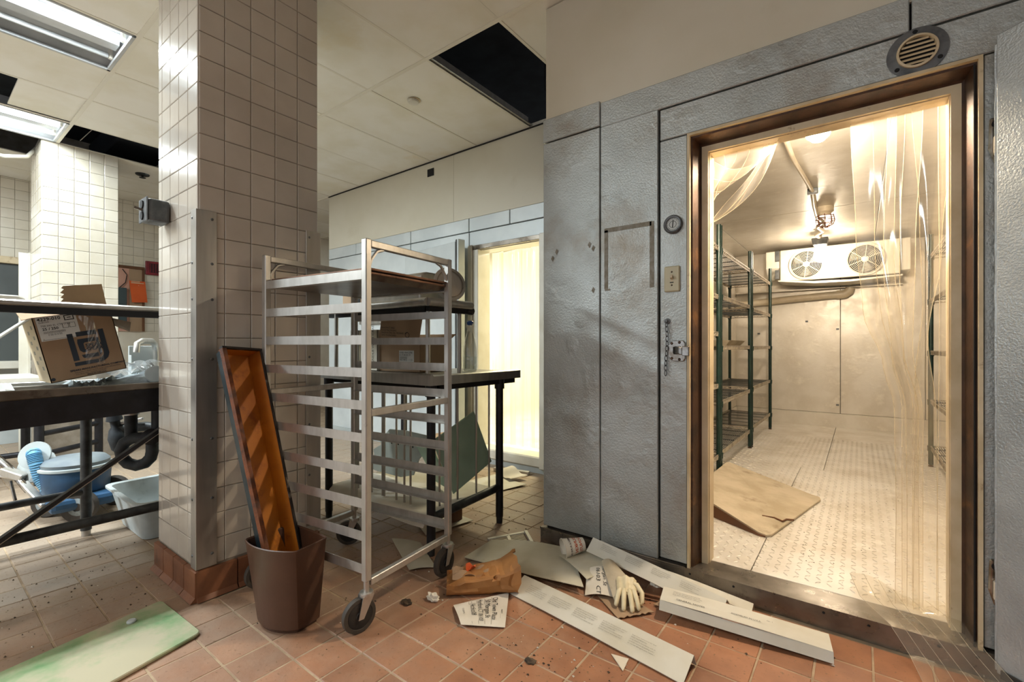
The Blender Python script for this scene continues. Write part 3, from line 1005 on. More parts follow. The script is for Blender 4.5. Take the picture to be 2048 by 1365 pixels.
part('strike', M().prism([(-.735, 2.488, 1.215), (-.735, 2.43, 1.22), (-.75, 2.425, 1.225), (-.775, 2.455, 1.23), (-.80, 2.488, 1.225)], (0, 0, .038)).prism([(-.735, 2.43, 1.215), (-.70, 2.43, 1.215), (-.70, 2.45, 1.215), (-.735, 2.45, 1.215)], (0, 0, .05)), 'chrome', t, bv=.003)
part('roller_recess', M().box(-.79, -.76, 2.47, 2.489, 1.222, 1.262), 'jet', t)
sm_ = M()
for x, z in ((-.805, 1.28), (-.765, 1.285), (-.805, 1.20), (-.765, 1.195)):
    sm_.lathe([(.008, 0), (.005, .005)], 10, (x, 2.488, z), rotto((0, -1, 0)))
part('bolts', sm_, 'brown', t)
t = thing('safety_chain', 'short steel chain hanging from an eye bolt beside the door latch', 'chain', (-.832, 2.5, 1.10))
part('eye_bolt', M().lathe([(.016, 0), (.016, .005), (.008, .008), (.006, .022)], 12, (-.832, 2.5, 1.40), rotto((0, -1, 0))), 'galv', t, sm=40)
for k in range(11):
    z = 1.383 - k * .0262
    x = -.832 + .004 * math.sin(k * .5)
    fl_ = k % 2
    pts = []
    for q in range(10):
        a_ = 2 * PI * q / 10
        u, v = .0075 * math.cos(a_), .0165 * math.sin(a_)
        pts.append((x + (u if fl_ else u * .35), 2.482 + (0 if fl_ else u), z + v))
    part('link', M().tube(pts, .0024, 5, closed=True), 'galv', t, sm=60)
t = thing('round_vent', 'round louvred vent on the header above the walk-in doorway', 'vent', (.186, 2.5, 2.37))
vc = (.186, 2.5, 2.468)
part('flange', M().lathe([(.098, 0), (.098, .004), (.066, .006), (.064, .004)], 40, vc, rotto((0, -1, 0)), cap=False), 'galv', t, sm=30)
part('rim', M().lathe([(.066, .003), (.066, .016), (.058, .018), (.056, .002)], 40, vc, rotto((0, -1, 0)), cap=False), 'cream', t, sm=30)
part('duct_hole', M().lathe([(.057, .001), (.057, .002)], 32, vc, rotto((0, -1, 0))), 'jet', t)
for k in range(6):
    z = -.044 + k * .0176
    h = math.sqrt(.056 ** 2 - z * z)
    part('louvre', M().bar((vc[0] - h, 2.491, vc[2] + z), (vc[0] + h, 2.491, vc[2] + z), .012, .006, (0, -.6, .8)), 'cream', t)
sm_ = M()
for a_ in (1.65, 3.85, 5.7):
    sm_.lathe([(.009, 0), (.007, .004)], 10, (vc[0] + .083 * math.cos(a_), 2.496, vc[2] + .083 * math.sin(a_)), rotto((0, -1, 0)))
part('screws', sm_, 'jet', t)


# the swung-open leaf
ld = Vector((.751, -.659, 0)).normalized()
ln = Vector((ld.y, -ld.x, 0))          # towards the viewpoint
lt = thing('walk_in_door', 'open grey embossed metal walk-in door leaf at the right edge', 'door', (.40, 2.45, .045))
o_ = Vector((.402, 2.452, 0))
leafm = M()
pf = [o_, o_ + ld * 1.12, o_ + ld * 1.12 - ln * .1, o_ + ld * .06 - ln * .1, o_ + ld * .005 - ln * .03]
leafm.prism([(p.x, p.y, .05) for p in pf], (0, 0, 2.375))
part('leaf_body', leafm, 'leaf', lt, bv=.006)
eg = M()
rr = random.Random(3)
pts = []
for k in range(60):
    z = .06 + k * .0395
    q = o_ - ld * (.002 + .003 * rr.random()) - ln * .012
    pts.append((q.x, q.y, z))
part('bent_edge_bead', eg.tube(pts, .006, 6), 'leaf', lt, sm=60)
gp = []
part('sweep_gasket', M().bar(o_ + ld * .02 + ln * .004 + Vector((0, 0, .06)), o_ + ld * 1.1 + ln * .004 + Vector((0, 0, .06)), .008, .03), 'rubber', lt)

# ------------------------------------------------------------------ lamps inside the first walk-in
def jar_lamp(label, c, r, h):
    t = thing('jar_light', label, 'lamp', (c[0], c[1], 2.68), 0, 'bare bulbs in the walk-in')
    part('junction_box', M().lathe([(.07, 2.68), (.07, 2.64), (.04, 2.62), (.035, 2.51)], 16, (c[0], c[1], 0)), 'galv', t, sm=40)
    part('bulb', M().lathe([(.02, .10), (.035, .085), (r * .85, .03), (r, -.02), (r * .8, -.07), (r * .4, -.095), (.004, -.1)], 16, c, cap=False), 'bulb', t, sm=60)


jar_lamp('glowing bulb on the walk-in ceiling just inside the doorway', (-.173, 2.858, 2.423), .065, 0)
t = thing('bulkhead_light', 'glowing bulb in a grey holder in front of the cooling unit', 'lamp', (-.40, 6.95, 2.5))
part('holder', M().prism([(-.49, 6.87, 2.61), (-.31, 6.87, 2.61), (-.33, 6.87, 2.52), (-.47, 6.87, 2.52)], (0, .16, 0)), 'galv', t, bv=.008)
part('stem', M().tube([(-.40, 6.95, 2.68), (-.40, 6.95, 2.6)], .02, 10), 'pvc', t)
part('bulb', M().lathe([(.03, .09), (.055, .05), (.07, -.02), (.055, -.09), (.02, -.115), (.003, -.118)], 16, (-.40, 6.95, 2.43), cap=False), 'bulb2', t, sm=60)
t = thing('caged_lamp_holder', 'rusty wire cage lamp holder on the walk-in ceiling joint', 'lamp', (-.285, 5.68, 2.68))
part('holder', M().lathe([(.075, 2.68), (.075, 2.63), (.05, 2.61), (.05, 2.59)], 16, (-.285, 5.68, 0)), 'pvc', t, sm=40)
cg = M()
for z, r in ((2.585, .075), (2.54, .082), (2.50, .07), (2.475, .03)):
    cg.tube([(-.285 + r * math.cos(q * PI / 8), 5.68 + r * math.sin(q * PI / 8), z) for q in range(16)], .0035, 4, closed=True)
for q in range(8):
    a_ = q * PI / 4
    cg.tube([(-.285 + r * math.cos(a_), 5.68 + r * math.sin(a_), z) for z, r in ((2.6, .07), (2.54, .082), (2.50, .07), (2.472, .02))], .0035, 4)
part('wire_cage', cg, mat('rusty_wire', '#7a4a34', .5, .5), t)
cd = thing('ceiling_conduit', 'sagging pale conduit running along the walk-in ceiling to the lamps', 'conduit', (-.38, 5, 2.66))
part('conduit_run', M().tube([(-.36, 3.15, 2.66), (-.40, 3.5, 2.655), (-.395, 4.0, 2.652), (-.36, 4.6, 2.655), (-.34, 4.95, 2.655)], .017, 8), 'pvc', cd, sm=60)
part('conduit_run', M().tube([(-.34, 4.93, 2.65), (-.36, 5.4, 2.648), (-.37, 5.95, 2.65), (-.33, 6.2, 2.65)], .02, 8), 'pvc', cd, sm=60)
part('conduit_run', M().tube([(-.33, 6.15, 2.64), (-.39, 6.35, 2.63), (-.35, 6.6, 2.63), (-.43, 6.75, 2.62), (-.40, 6.9, 2.61)], .022, 8), 'pvc', cd, sm=60)
part('strap_clamp', M().box(-.38, -.30, 4.92, 4.96, 2.63, 2.68), 'galv', cd, bv=.004)

# ------------------------------------------------------------------ cooling unit
ev = thing('evaporator', 'white two fan cooling unit under the walk-in ceiling', 'cooling unit', (-.3, 7.7, 2.1))
bd = M().prism([(-.90, 7.45, 2.16), (-.90, 7.45, 2.60), (-.90, 7.95, 2.60), (-.90, 7.95, 2.25)], (1.30, 0, 0))
K['fanblade'] = mat('fan_blade', '#6b675c', .5, .3)
part('cabinet', bd, 'white', ev, bv=.01)
part('end_cover', M().prism([(-1.08, 7.47, 2.36), (-1.08, 7.47, 2.60), (-1.08, 7.95, 2.60), (-1.08, 7.95, 2.25), (-1.08, 7.6, 2.2)], (.178, 0, 0)), 'white', ev, bv=.008)
part('end_cover', M().box(.402, .5, 7.47, 7.95, 2.2, 2.6), 'white', ev, bv=.008)
part('drain_pan', M().prism([(-.92, 7.43, 2.165), (-.92, 7.43, 2.18), (-.5, 7.42, 2.14), (-.1, 7.42, 2.125), (.42, 7.43, 2.15), (.42, 7.43, 2.13), (-.1, 7.42, 2.10), (-.5, 7.42, 2.11)], (0, .5, 0)), 'white', ev)
part('bracket', M().box(-.96, -.91, 7.44, 7.46, 2.20, 2.33), 'galv', ev, bv=.004)
part('bracket', M().box(-.96, -.91, 7.46, 7.50, 2.45, 2.60), 'galv', ev, bv=.004)
for nm, fx in (('left', -.585), ('right', .05)):
    fz = 2.375
    part('fan_shroud', M().lathe([(.205, 0), (.205, .012), (.185, .016), (.178, -.01)], 40, (fx, 7.448, fz), rotto((0, -1, 0)), cap=False), 'white', ev, sm=35)
    part('fan_opening', M().lathe([(.18, -.001), (.18, .001)], 32, (fx, 7.447, fz), rotto((0, -1, 0))), 'jet', ev)
    gr = M()
    for k in range(9):
        r = .042 + k * .0168
        gr.tube([(fx + r * math.cos(q * PI / 20), 7.425 + .010 * (k / 8) ** 2, fz + r * math.sin(q * PI / 20)) for q in range(40)], .0026, 4, closed=True)
    for k in range(6):
        a_ = k * PI / 3 + .4
        gr.tube([(fx + r * math.cos(a_), 7.424, fz + r * math.sin(a_)) for r in (.02, .1, .185)], .0042, 4)
    g_ = part('fan_guard', gr, 'white', ev, sm=60)
    part('guard_hub', M().lathe([(.036, 0), (.034, .008), (.01, .012)], 20, (fx, 7.43, fz), rotto((0, -1, 0))), 'white', g_, sm=50)
    for k in range(3):
        a_ = k * 2 * PI / 3 + (.5 if nm == 'left' else -1.4)
        def blade(u, v, a_=a_):
            r = .03 + .135 * u
            aa = a_ + (v - .5) * (.5 + .45 * u)
            return (fx + r * math.cos(aa), 7.442 - .012 * v - .003, fz + r * math.sin(aa))
        part('fan_blade', M().sheet(blade, 5, 5, .001), 'fanblade', ev, sm=60)
t = thing('drain_pipe', 'sagging white plastic drain pipe on the walk-in back wall', 'pipe', (-.7, 7.95, 1.9))
part('pipe_run', M().tube([(-1.56, 7.93, 1.90), (-.9, 7.93, 1.945), (-.4, 7.93, 1.975), (-.17, 7.93, 1.985)], .05, 14), 'pvc', t, sm=60)
part('elbow', M().tube([(-.26, 7.93, 1.98), (-.17, 7.93, 1.985), (-.12, 7.93, 2.02), (-.11, 7.93, 2.07)], .06, 14), 'pvc', t, sm=60)
part('support_shelf', M().box(-1.56, .45, 7.9, 8.03, 2.07, 2.085), 'cold', t)


# ------------------------------------------------------------------ wire shelving
def shelf_mesh(L, D):
    """one wire shelf, local x along the length, y across the depth, top at z = 0"""
    deck, edge = M(), M()
    n_ = int(D / .017)
    for k in range(n_ + 1):
        y = k * D / n_
        deck.bar((.01, y, -.004), (L - .01, y, -.004), .004, .004)
    for k in range(5):
        x = L * (k + .5) / 5
        deck.bar((x, 0, -.011), (x, D, -.011), .007, .007)
    for y in (0, D):
        edge.bar((0, y, 0), (L, y, 0), .009, .009)
        edge.bar((0, y, -.032), (L, y, -.032), .008, .008)
        m_ = int(L / .05)
        for k in range(m_):
            edge.bar((k * L / m_, y, -.032), ((k + .75) * L / m_, y, 0), .006, .012, (0, 1, 0))
    for x in (0, L):
        edge.bar((x, 0, -.002), (x, D, -.002), .009, .009)
        edge.bar((x, 0, -.032), (x, D, -.032), .008, .008)
        m_ = 6
        for k in range(m_):
            edge.bar((x, k * D / m_, -.032), (x, (k + .5) * D / m_, -.002), .005, .005)
            edge.bar((x, (k + .5) * D / m_, -.002), (x, (k + 1) * D / m_, -.032), .005, .005)
    return deck, edge


SL, SD = 1.40, .52
_d, _e = shelf_mesh(SL, SD)
deck_me, edge_me = mesh('shelf_deck', _d, 'mesh_'), mesh('shelf_edge', _e, 'edge')
pm = M().tube([(0, 0, .02), (0, 0, 2.24)], .020, 10)
for k in range(1, 43):
    pm.lathe([(.0207, k * .052), (.0207, k * .052 + .003)], 10, cap=False)
post_me = mesh('post', pm, 'green', sm=40)
foot_me = mesh('foot', M().lathe([(.02, 0), (.02, .012), (.012, .016), (.012, .03)], 12), 'brown', sm=40)
col_me = mesh('collar', M().lathe([(.022, -.04), (.025, -.04), (.027, .012), (.0215, .012)], 12, cap=False), 'green', sm=40)


def wire_unit(label, x, y, rz, levels, grp):
    t = thing('wire_shelving', label, 'shelving', (x, y, .1), rz, grp)
    for z in levels:
        s_ = inst(edge_me, 'shelf', t, (0, 0, z - .1))
        inst(deck_me, 'shelf_deck', s_, (0, 0, 0))
        for xx in (0, SL):
            for yy in (0, SD):
                inst(col_me, 'collar', s_, (xx, yy, -.01))
    for xx in (0, SL):
        for yy in (0, SD):
            p_ = inst(post_me, 'post', t, (xx, yy, 0))
            inst(foot_me, 'foot', p_, (0, 0, 0))
    return t


# local x runs towards the back wall (+Y), local y towards the side wall
LB = (.31, .765, 1.262, 1.72, 2.135)
wire_unit('green wire shelving unit nearest the doorway, left wall of the walk-in', -1.0, 2.965, PI / 2, (.30, .925, 1.385, 1.712, 2.142), 'wire shelving along the left wall')
wire_unit('green wire shelving unit in the middle of the left walk-in wall', -1.0, 4.42, PI / 2, LB, 'wire shelving along the left wall')
wire_unit('green wire shelving unit by the cooling unit, left wall of the walk-in', -1.0, 5.90, PI / 2, (.325, .785, 1.255, 1.70, 2.142), 'wire shelving along the left wall')
wire_unit('green wire shelving unit behind the clear curtain, right wall of the walk-in', .545, 5.98, -PI / 2, (.30, .745, 1.215, 1.71, 2.14), None)
t = thing('shelf_tray', 'shallow tan tray lying on the middle wire shelving unit', 'tray', (-1.28, 5.3, 1.264))
q = M()
q.add([(-1.28 + sx * (.2 + e_), 5.3 + sy * (.33 + e_), z) for e_, z in ((0, 1.268), (.05, 1.32), (.058, 1.32), (.01, 1.264)) for sx, sy in ((-1, -1), (1, -1), (1, 1), (-1, 1))],
      [(0, 1, 2, 3)] + [(k + 4 * r_, (k + 1) % 4 + 4 * r_, (k + 1) % 4 + 4 * r_ + 4, k + 4 * r_ + 4) for r_ in (0, 1, 2) for k in range(4)] + [(15, 14, 13, 12)])
part('tray_body', q, 'tan', t)
t = thing('ramp_mat', 'worn tan rubber ramp lying on the walk-in floor left of the doorway', 'ramp', (-.62, 3.6, .1))
rp = [(-.965, 3.42), (-.93, 3.40), (-.50, 3.17), (-.455, 3.165), (-.43, 3.19), (-.235, 4.14), (-.245, 4.20), (-.30, 4.23), (-.94, 4.52), (-.965, 4.52)]
r_m = M()
zf = lambda x, y: .1 + max(.012, min(.115, .115 - (y - 3.2 - (-.45 - x) * .45) * .07)) * (1 if x < -.35 else .5)
top = [(x, y, .1 + (.10 if y < 3.5 and x < -.7 else (.03 if y < 3.5 else .02))) for x, y in rp]
top[0] = (-.965, 3.42, .232); top[1] = (-.93, 3.40, .225); top[2] = (-.50, 3.17, .125); top[3] = (-.455, 3.165, .118)
top[4] = (-.43, 3.19, .118); top[5] = (-.235, 4.14, .118); top[6] = (-.245, 4.2, .118); top[7] = (-.3, 4.23, .12); top[8] = (-.94, 4.52, .21); top[9] = (-.965, 4.52, .21)
k = len(rp)
r_m.add([(x, y, .101) for x, y in rp] + top, [tuple(range(k))[::-1]] + [(i, (i + 1) % k, (i + 1) % k + k, i + k) for i in range(k)])
c_ = sum((Vector(p) for p in top), Vector()) / k
r_m.add(top + [c_], [(i, (i + 1) % k, k) for i in range(k)])
part('ramp_body', r_m, 'tan', t, bv=.006)
part('dark_front_edge', M().prism([(-.962, 3.4175, .103), (-.93, 3.397, .103), (-.50, 3.167, .103), (-.458, 3.162, .103), (-.458, 3.162, .112), (-.50, 3.167, .117), (-.93, 3.397, .213), (-.962, 3.4175, .22)], (0, -.004, 0)), 'wood', t)  # separate darker brown strip along the front side of the ramp
part('torn_edge', M().tube([(-.52, 3.45, .136), (-.45, 3.47, .132), (-.40, 3.44, .13), (-.385, 3.50, .128), (-.345, 3.52, .126)], .006, 6), 'wood', t, sm=60)

# ------------------------------------------------------------------ torn strip curtains
def strip(fn, nu=14, nv=40, mt='vinyl', parent=None, ribs=3, name='strip'):
    o = part(name, M().sheet(fn, nu, nv, 0), mt, parent, sm=80)
    rb = M()
    for k in range(ribs + 1):
        u = k / ribs
        rb.tube([Vector(fn(u, v / nv)) for v in range(nv + 1)], .0011, 4)
    part('rib', rb, 'vinylrib', o)
    return o


def lerp_pts(pts, v):
    for (v0, x0), (v1, x1) in zip(pts[:-1], pts[1:]):
        if v <= v1:
            q = (v - v0) / (v1 - v0)
            q = q * q * (3 - 2 * q)
            return x0 + (x1 - x0) * q
    return pts[-1][1]


K['vinylrib'] = clear('vinyl_rib', (.97, .92, .82), .2, .3, (1, .94, .8))
tc = thing('strip_curtain', 'torn clear strips bunched in the right half of the walk-in doorway', 'curtain', (.15, 2.66, .1))
YB = 2.665
# v = 0 at the header, 1 at the sill; edges as X over v
def mk(left, right, amp, ph, yo, zb=.12, zt=2.31):
    def fn(u, v):
        xl, xr = lerp_pts(left, v), lerp_pts(right, v)
        x = xl + (xr - xl) * u
        k = math.exp(-((v - .5) / .16) ** 2)
        y = YB + yo + amp * math.sin(u * PI * 1.6 + ph) * (.12 + .9 * k) - .03 * k * math.sin(ph)
        return (x, y, zt + (zb - zt) * v)
    return fn


strip(mk([(0, -.035), (.25, -.015), (.40, .01), (.52, .085), (.6, .122), (.8, .128), (1, .125)], [(0, .13), (.3, .12), (.48, .15), (.6, .20), (1, .205)], .05, .4, 0), parent=tc, ribs=2)
strip(mk([(0, .10), (.3, .085), (.5, .115), (.6, .15), (1, .15)], [(0, .22), (.28, .195), (.48, .185), (.62, .22), (1, .22)], .05, 1.6, .03), parent=tc, ribs=2)
strip(mk([(0, .18), (.22, .205), (.40, .215), (.55, .19), (1, .185)], [(0, .318), (.3, .275), (.46, .235), (.6, .26), (1, .265)], .05, 2.7, -.015), parent=tc, ribs=1)
strip(mk([(0, .27), (.4, .275), (1, .265)], [(0, .318), (.4, .316), (.52, .322), (1, .318)], .02, 4.1, .045), parent=tc, ribs=1)
# fallen ends folded out over the sill and across the floor
def tail(u, v):
    p = [(-.04 + .33 * u, 2.86 - .10 * u, .13 + .02 * math.sin(u * 7)), (.0 + .34 * u, 2.60, .14 + .012 * math.sin(u * 9)), (.10 + .28 * u, 2.47, .112), (.155 + .30 * u, 2.40 - .02 * u, .05), (.20 + .34 * u, 2.22 - .05 * u, .012 + .008 * math.sin(u * 11)), (.22 + .5 * u, 2.06 - .12 * u, .01 + .006 * math.sin(u * 6))]
    k = min(int(v * 5), 4)
    q = v * 5 - k
    return Vector(p[k]).lerp(Vector(p[k + 1]), q)


strip(tail, 14, 20, parent=tc, name='fallen_strip', ribs=6)
tl = thing('strip_curtain.001', 'clear strips tied back across the upper left corner of the walk-in doorway', 'curtain', (-.5, 2.66, 2.0))
def swag(u, v):
    # u along the header from the left jamb, v down towards the gathered corner
    x = -.655 + .33 * u * (1 - v) + .02 * math.sin(v * 8) * (1 - v)
    drop = .37 * (1 - u) ** .8 + .02
    z = 2.31 - drop * v - .05 * math.sin(v * PI) * u * 2.2
    y = YB + .05 * math.sin(u * 9 + v * 3) * math.sin(v * PI) + .01
    return (x, y, z)
strip(swag, 20, 20, parent=tl, ribs=5)
def swag2(u, v):
    a_ = swag(1, v) if False else Vector((-.325, 2.65, 2.30)).lerp(Vector((-.65, 2.65, 1.93)), v)
    s = math.sin(v * PI) * .085
    return (a_[0] + s * .35 - .045 * u * (1 - v * .6), 2.64 + .05 * u + .02 * math.sin(v * 7 + u * 5), a_[1] * 0 + (2.30 - .37 * v) - s * (.9 - .6 * u) + .05 * u * math.sin(v * PI))
strip(swag2, 8, 24, parent=tl, name='rolled_hem', ribs=2)
t3 = thing('strip_curtain.002', 'yellowed strip curtain hanging in the second walk-in doorway', 'curtain', (-2.95, 4.03, .17))
for k in range(6):
    x0 = -3.32 + k * .135
    strip(lambda u, v, x0=x0, k=k: (x0 + .17 * u, 4.03 + .02 * (k % 2) + .012 * math.sin(u * 5 + k + v * 3), 2.31 - 2.13 * v), 6, 14, 'vinyl2', t3, ribs=3)
# the second walk-in leaf folded back against its wall
t = thing('walk_in_door.001', 'pale metal walk-in door leaf folded back against the wall behind the rack', 'door', (-3.5, 3.65, .12))
dv = Vector((-.988, .152, 0)).normalized()
dn = Vector((-dv.y, dv.x, 0))
if dn.y > 0:
    dn = -dn
o2 = Vector((-3.485, 3.60, 0))
pf = [o2, o2 + dv * 1.02, o2 + dv * 1.02 - dn * .035, o2 - dn * .09]
part('leaf_body', M().prism([(p.x, p.y, .13) for p in pf], (0, 0, 2.26)), 'smoothp', t, bv=.005)
gp = [o2 - dv * .03 + dn * 0, o2 - dv * .005 - dn * 0, o2 - dv * .005 - dn * .085, o2 - dv * .03 - dn * .08]
part('edge_gasket', M().prism([(p.x, p.y, .13) for p in gp], (0, 0, 2.28)), 'rubber', t, bv=.006)
part('leaf_rim', M().prism([(p.x, p.y, .13) for p in (o2 - dv * .06, o2 - dv * .03, o2 - dv * .03 - dn * .09, o2 - dv * .06 - dn * .09)], (0, 0, 2.28)), 'smoothp', t, bv=.004)
hx = o2 + dv * .12 + dn * .004
part('release_knob', M().lathe([(.045, 0), (.042, .012), (.02, .03), (.02, .05), (.035, .06), (.03, .075)], 16, (hx.x, hx.y, 1.24), rotto(dn)), 'galv', t, sm=40)
# ------------------------------------------------------------------ rolling rack
RA = math.radians(6.6)
rk = thing('sheet_pan_rack', 'tall open aluminium sheet pan rack on casters beside the pillar', 'rack', (-1.764, 1.257, 0), RA)
RM = TM[rk.name]
LX, LY, PW = -.755, .583, .033
ZS = [.249 + .1463 * k for k in range(10)]
for x, y in ((0, 0), (LX, 0), (0, LY), (LX, LY)):
    part('post', M().box(x - PW / 2, x + PW / 2, y - PW / 2, y + PW / 2, .215, 1.747), 'alu', rk, local=True, bv=.004)
for x, zs in ((0, (1.728, .965, .205)), (LX, (1.728, 1.02, .205))):
    for z in zs:
        part('cross_bar', M().box(x - .014, x + .014, PW / 2, LY - PW / 2, z - .016, z + .016), 'alu', rk, local=True, bv=.003)
for x in (0, LX):
    for y, s in ((PW / 2, 1), (LY - PW / 2, -1)):
        part('gusset', M().tube([(x, y, 1.63), (x, y + s * .012, 1.66), (x, y + s * .045, 1.70), (x, y + s * .085, 1.714)], .008, 6), 'alu', rk, local=True, sm=60)
for y, s in ((0, 1), (LY, -1)):
    for z in ZS:
        m = M().box(LX + PW / 2, -PW / 2, y - .012 * s - .0015, y - .012 * s + .0015, z, z + .042)
        y2 = y - .012 * s
        m.box(LX + PW / 2 + .0, -PW / 2 + .012, min(y2, y2 + s * .035), max(y2, y2 + s * .035), z, z + .003)
        part('slide', m, 'alu', rk, local=True)
for (x, y), a_ in zip(((0, 0), (LX, 0), (0, LY), (LX, LY)), (-106, -95, -90, -140)):
    d = Vector((math.cos(math.radians(a_)), math.sin(math.radians(a_)), 0)) * .035
    ax = Vector((-d.y, d.x, 0)).normalized()
    wc_ = Vector((x, y, .076)) + d
    st = part('caster', M().tube([(x, y, .225), (x, y, .155)], .013, 12).lathe([(.03, .168), (.032, .16), (.03, .15), (.02, .146)], 16, (x, y, 0)), 'alu', rk, local=True, sm=40)
    for s in (-1, 1):
        o1 = ax * (.021 * s)
        t1 = d.normalized() * .026
        part('fork_leg', M().prism([Vector((x, y, .158)) - t1 + o1, Vector((x, y, .158)) + t1 + o1, wc_ + d.normalized() * .012 + o1 + Vector((0, 0, -.012)), wc_ - d.normalized() * .012 + o1 + Vector((0, 0, -.012))], ax * (.004 * s)), 'alu', st, local=True)
    q = rotto(ax)
    part('wheel', M().lathe([(.056, -.012), (.058, -.014), (.074, -.013), (.076, -.006), (.076, .006), (.074, .013), (.058, .014), (.056, .012)], 32, wc_, q), 'tyre', st, local=True, sm=35)
    part('wheel_hub', M().lathe([(.055, -.0135), (.05, -.015), (.02, -.012), (.016, -.018), (.016, .018), (.02, .012), (.05, .015), (.055, .0135)], 24, wc_, q), 'rubber', st, local=True, sm=35)


def sheet_pan(label, z, x0, x1, y0, y1, dz=0):
    t = thing('sheet_pan', label, 'pan', RM @ Vector(((x0 + x1) / 2, (y0 + y1) / 2, z)), RA, 'sheet pans on the top slide')
    hx, hy = (x1 - x0) / 2, (y1 - y0) / 2
    m = M()
    rings = []
    for e, zz in ((.03, .0), (.008, .024), (0, .026), (0, .03), (.010, .0275), (.032, .003)):
        rings.append([Vector((sx * (hx - e), sy * (hy - e), zz)) for sx, sy in ((-1, -1), (1, -1), (1, 1), (-1, 1))])
    m.v = [v for r in rings for v in r]
    m.f = [(3, 2, 1, 0), (20, 21, 22, 23)] + [(k + 4 * r, (k + 1) % 4 + 4 * r, (k + 1) % 4 + 4 * r + 4, k + 4 * r + 4) for r in range(5) for k in range(4)]
    part('pan_body', m, 'panun', t, local=True)
    rim = M().tube([(sx * hx, sy * hy, .029) for sx, sy in ((-1, -1), (1, -1), (1, 1), (-1, 1))], .006, 6, closed=True)
    part('rolled_rim', rim, 'pan', t, local=True, sm=50)
    return t


zt = ZS[9] + .004
sheet_pan('greasy aluminium sheet pan on the top slide, under another', zt, LX + .02, -.005, .006, LY - .006)
sheet_pan('browned sheet pan nested in the one on the top slide', zt + .017, LX + .03, .0, .016, LY - .02)

# ------------------------------------------------------------------ waste bin with a long pan in it
bn = thing('waste_bin', 'dark brown plastic waste bin with one curved side in front of the rack', 'bin', (-2.09, 1.09, 0))


def bin_ring(c4, z, ins=0., bulge=.04, n=10):
    f, r, b, l = [Vector((x, y, 0)) for x, y in c4]
    out = []
    for p, q, bl in ((l, f, bulge), (f, r, .004), (r, b, .006), (b, l, .012)):
        d = (q - p)
        nn = Vector((d.y, -d.x, 0)).normalized()
        for k in range(n):
            u = .03 + .94 * k / (n - 1)
            out.append(p + d * u + nn * (bl * 4 * u * (1 - u)))
    c = sum(out, Vector()) / len(out)
    return [o + (c - o).normalized() * ins + Vector((0, 0, z)) for o in out]


BB = ((-1.97, 1.05), (-1.985, 1.165), (-2.16, 1.165), (-2.205, .985))
BT = ((-1.952, 1.028), (-1.985, 1.198), (-2.25, 1.185), (-2.262, .957))
rg = [bin_ring(BB, .012, .008), bin_ring(BB, .02, 0), bin_ring(BT, .365, 0), bin_ring(BT, .375, -.004), bin_ring(BT, .378, .0), bin_ring(BT, .372, .006), bin_ring(BB, .03, .008)]
m = M()
k = len(rg[0])
m.v = [v for r in rg for v in r]
m.f = [tuple(range(k))[::-1]] + [(i * k + j, i * k + (j + 1) % k, (i + 1) * k + (j + 1) % k, (i + 1) * k + j) for i in range(len(rg) - 1) for j in range(k)] + [tuple((len(rg) - 1) * k + j for j in range(k))]
part('bin_body', m, 'binp', bn, sm=28)
part('foot_ring', M().prism([v + Vector((0, 0, -.012)) for v in bin_ring(BB, .012, .014)], (0, 0, .012)), 'binp', bn)
pn = thing('long_baking_pan', 'long narrow steel pan with amber baked inside leaning in the brown bin', 'pan', (-2.1, 1.10, .05))
Bp, Tp = Vector((-2.055, 1.093, .05)), Vector((-2.495, 1.045, 1.255))
Lv = (Tp - Bp)
LL = Lv.length
PMX = frame3(Bp, Lv, (.33, -1, 0))     # local x up the pan, y to the left, z towards the viewer
HW0, HW1, DP = .088, .108, .074


def pan_shell(inset):
    v = []
    for x, hw in ((inset, HW0), (LL - inset, HW1)):
        for s in (-1, 1):
            v.append((x, s * (hw - inset), 0))
        for s in (1, -1):
            v.append((x + (.01 if x < .1 else -.01), s * (hw - .018 - inset), -DP + inset))
    return v


o_, i_ = pan_shell(0), pan_shell(.004)
out = M().add(o_, [(0, 3, 7, 4), (3, 2, 6, 7), (2, 1, 5, 6), (0, 1, 2, 3), (4, 7, 6, 5)]).xf(PMX)
part('outer_shell', out, 'pang', pn)
inn = M().add(i_, [(4, 7, 3, 0), (7, 6, 2, 3), (6, 5, 1, 2), (3, 2, 1, 0), (5, 6, 7, 4)]).xf(PMX)
part('enamel_lining', inn, 'rust', pn)
part('right_lip', M().add([(0, -HW0 - .006, .002), (LL, -HW1 - .006, .002), (LL, -HW1 + .007, .004), (0, -HW0 + .007, .004), (0, -HW0 - .006, -.014), (LL, -HW1 - .006, -.014), (LL, -HW1 + .007, -.004), (0, -HW0 + .007, -.004)],
     [(0, 1, 2, 3), (0, 4, 5, 1), (3, 2, 6, 7), (0, 3, 7, 4), (1, 5, 6, 2)]).xf(PMX), 'char', pn)
part('left_lip', M().add([(0, HW0 - .014, .004), (LL, HW1 - .014, .004), (LL, HW1 + .006, .002), (0, HW0 + .006, .002), (0, HW0 + .006, -.02), (LL, HW1 + .006, -.02), (LL, HW1 - .014, -.05), (0, HW0 - .014, -.05)], [(0, 3, 2, 1), (3, 4, 5, 2), (0, 1, 6, 7)]).xf(PMX), 'rustlip', pn)
part('top_lip', M().box(LL - .006, LL + .004, -HW1 - .004, HW1 + .006, -.02, .004).xf(PMX), 'char', pn)

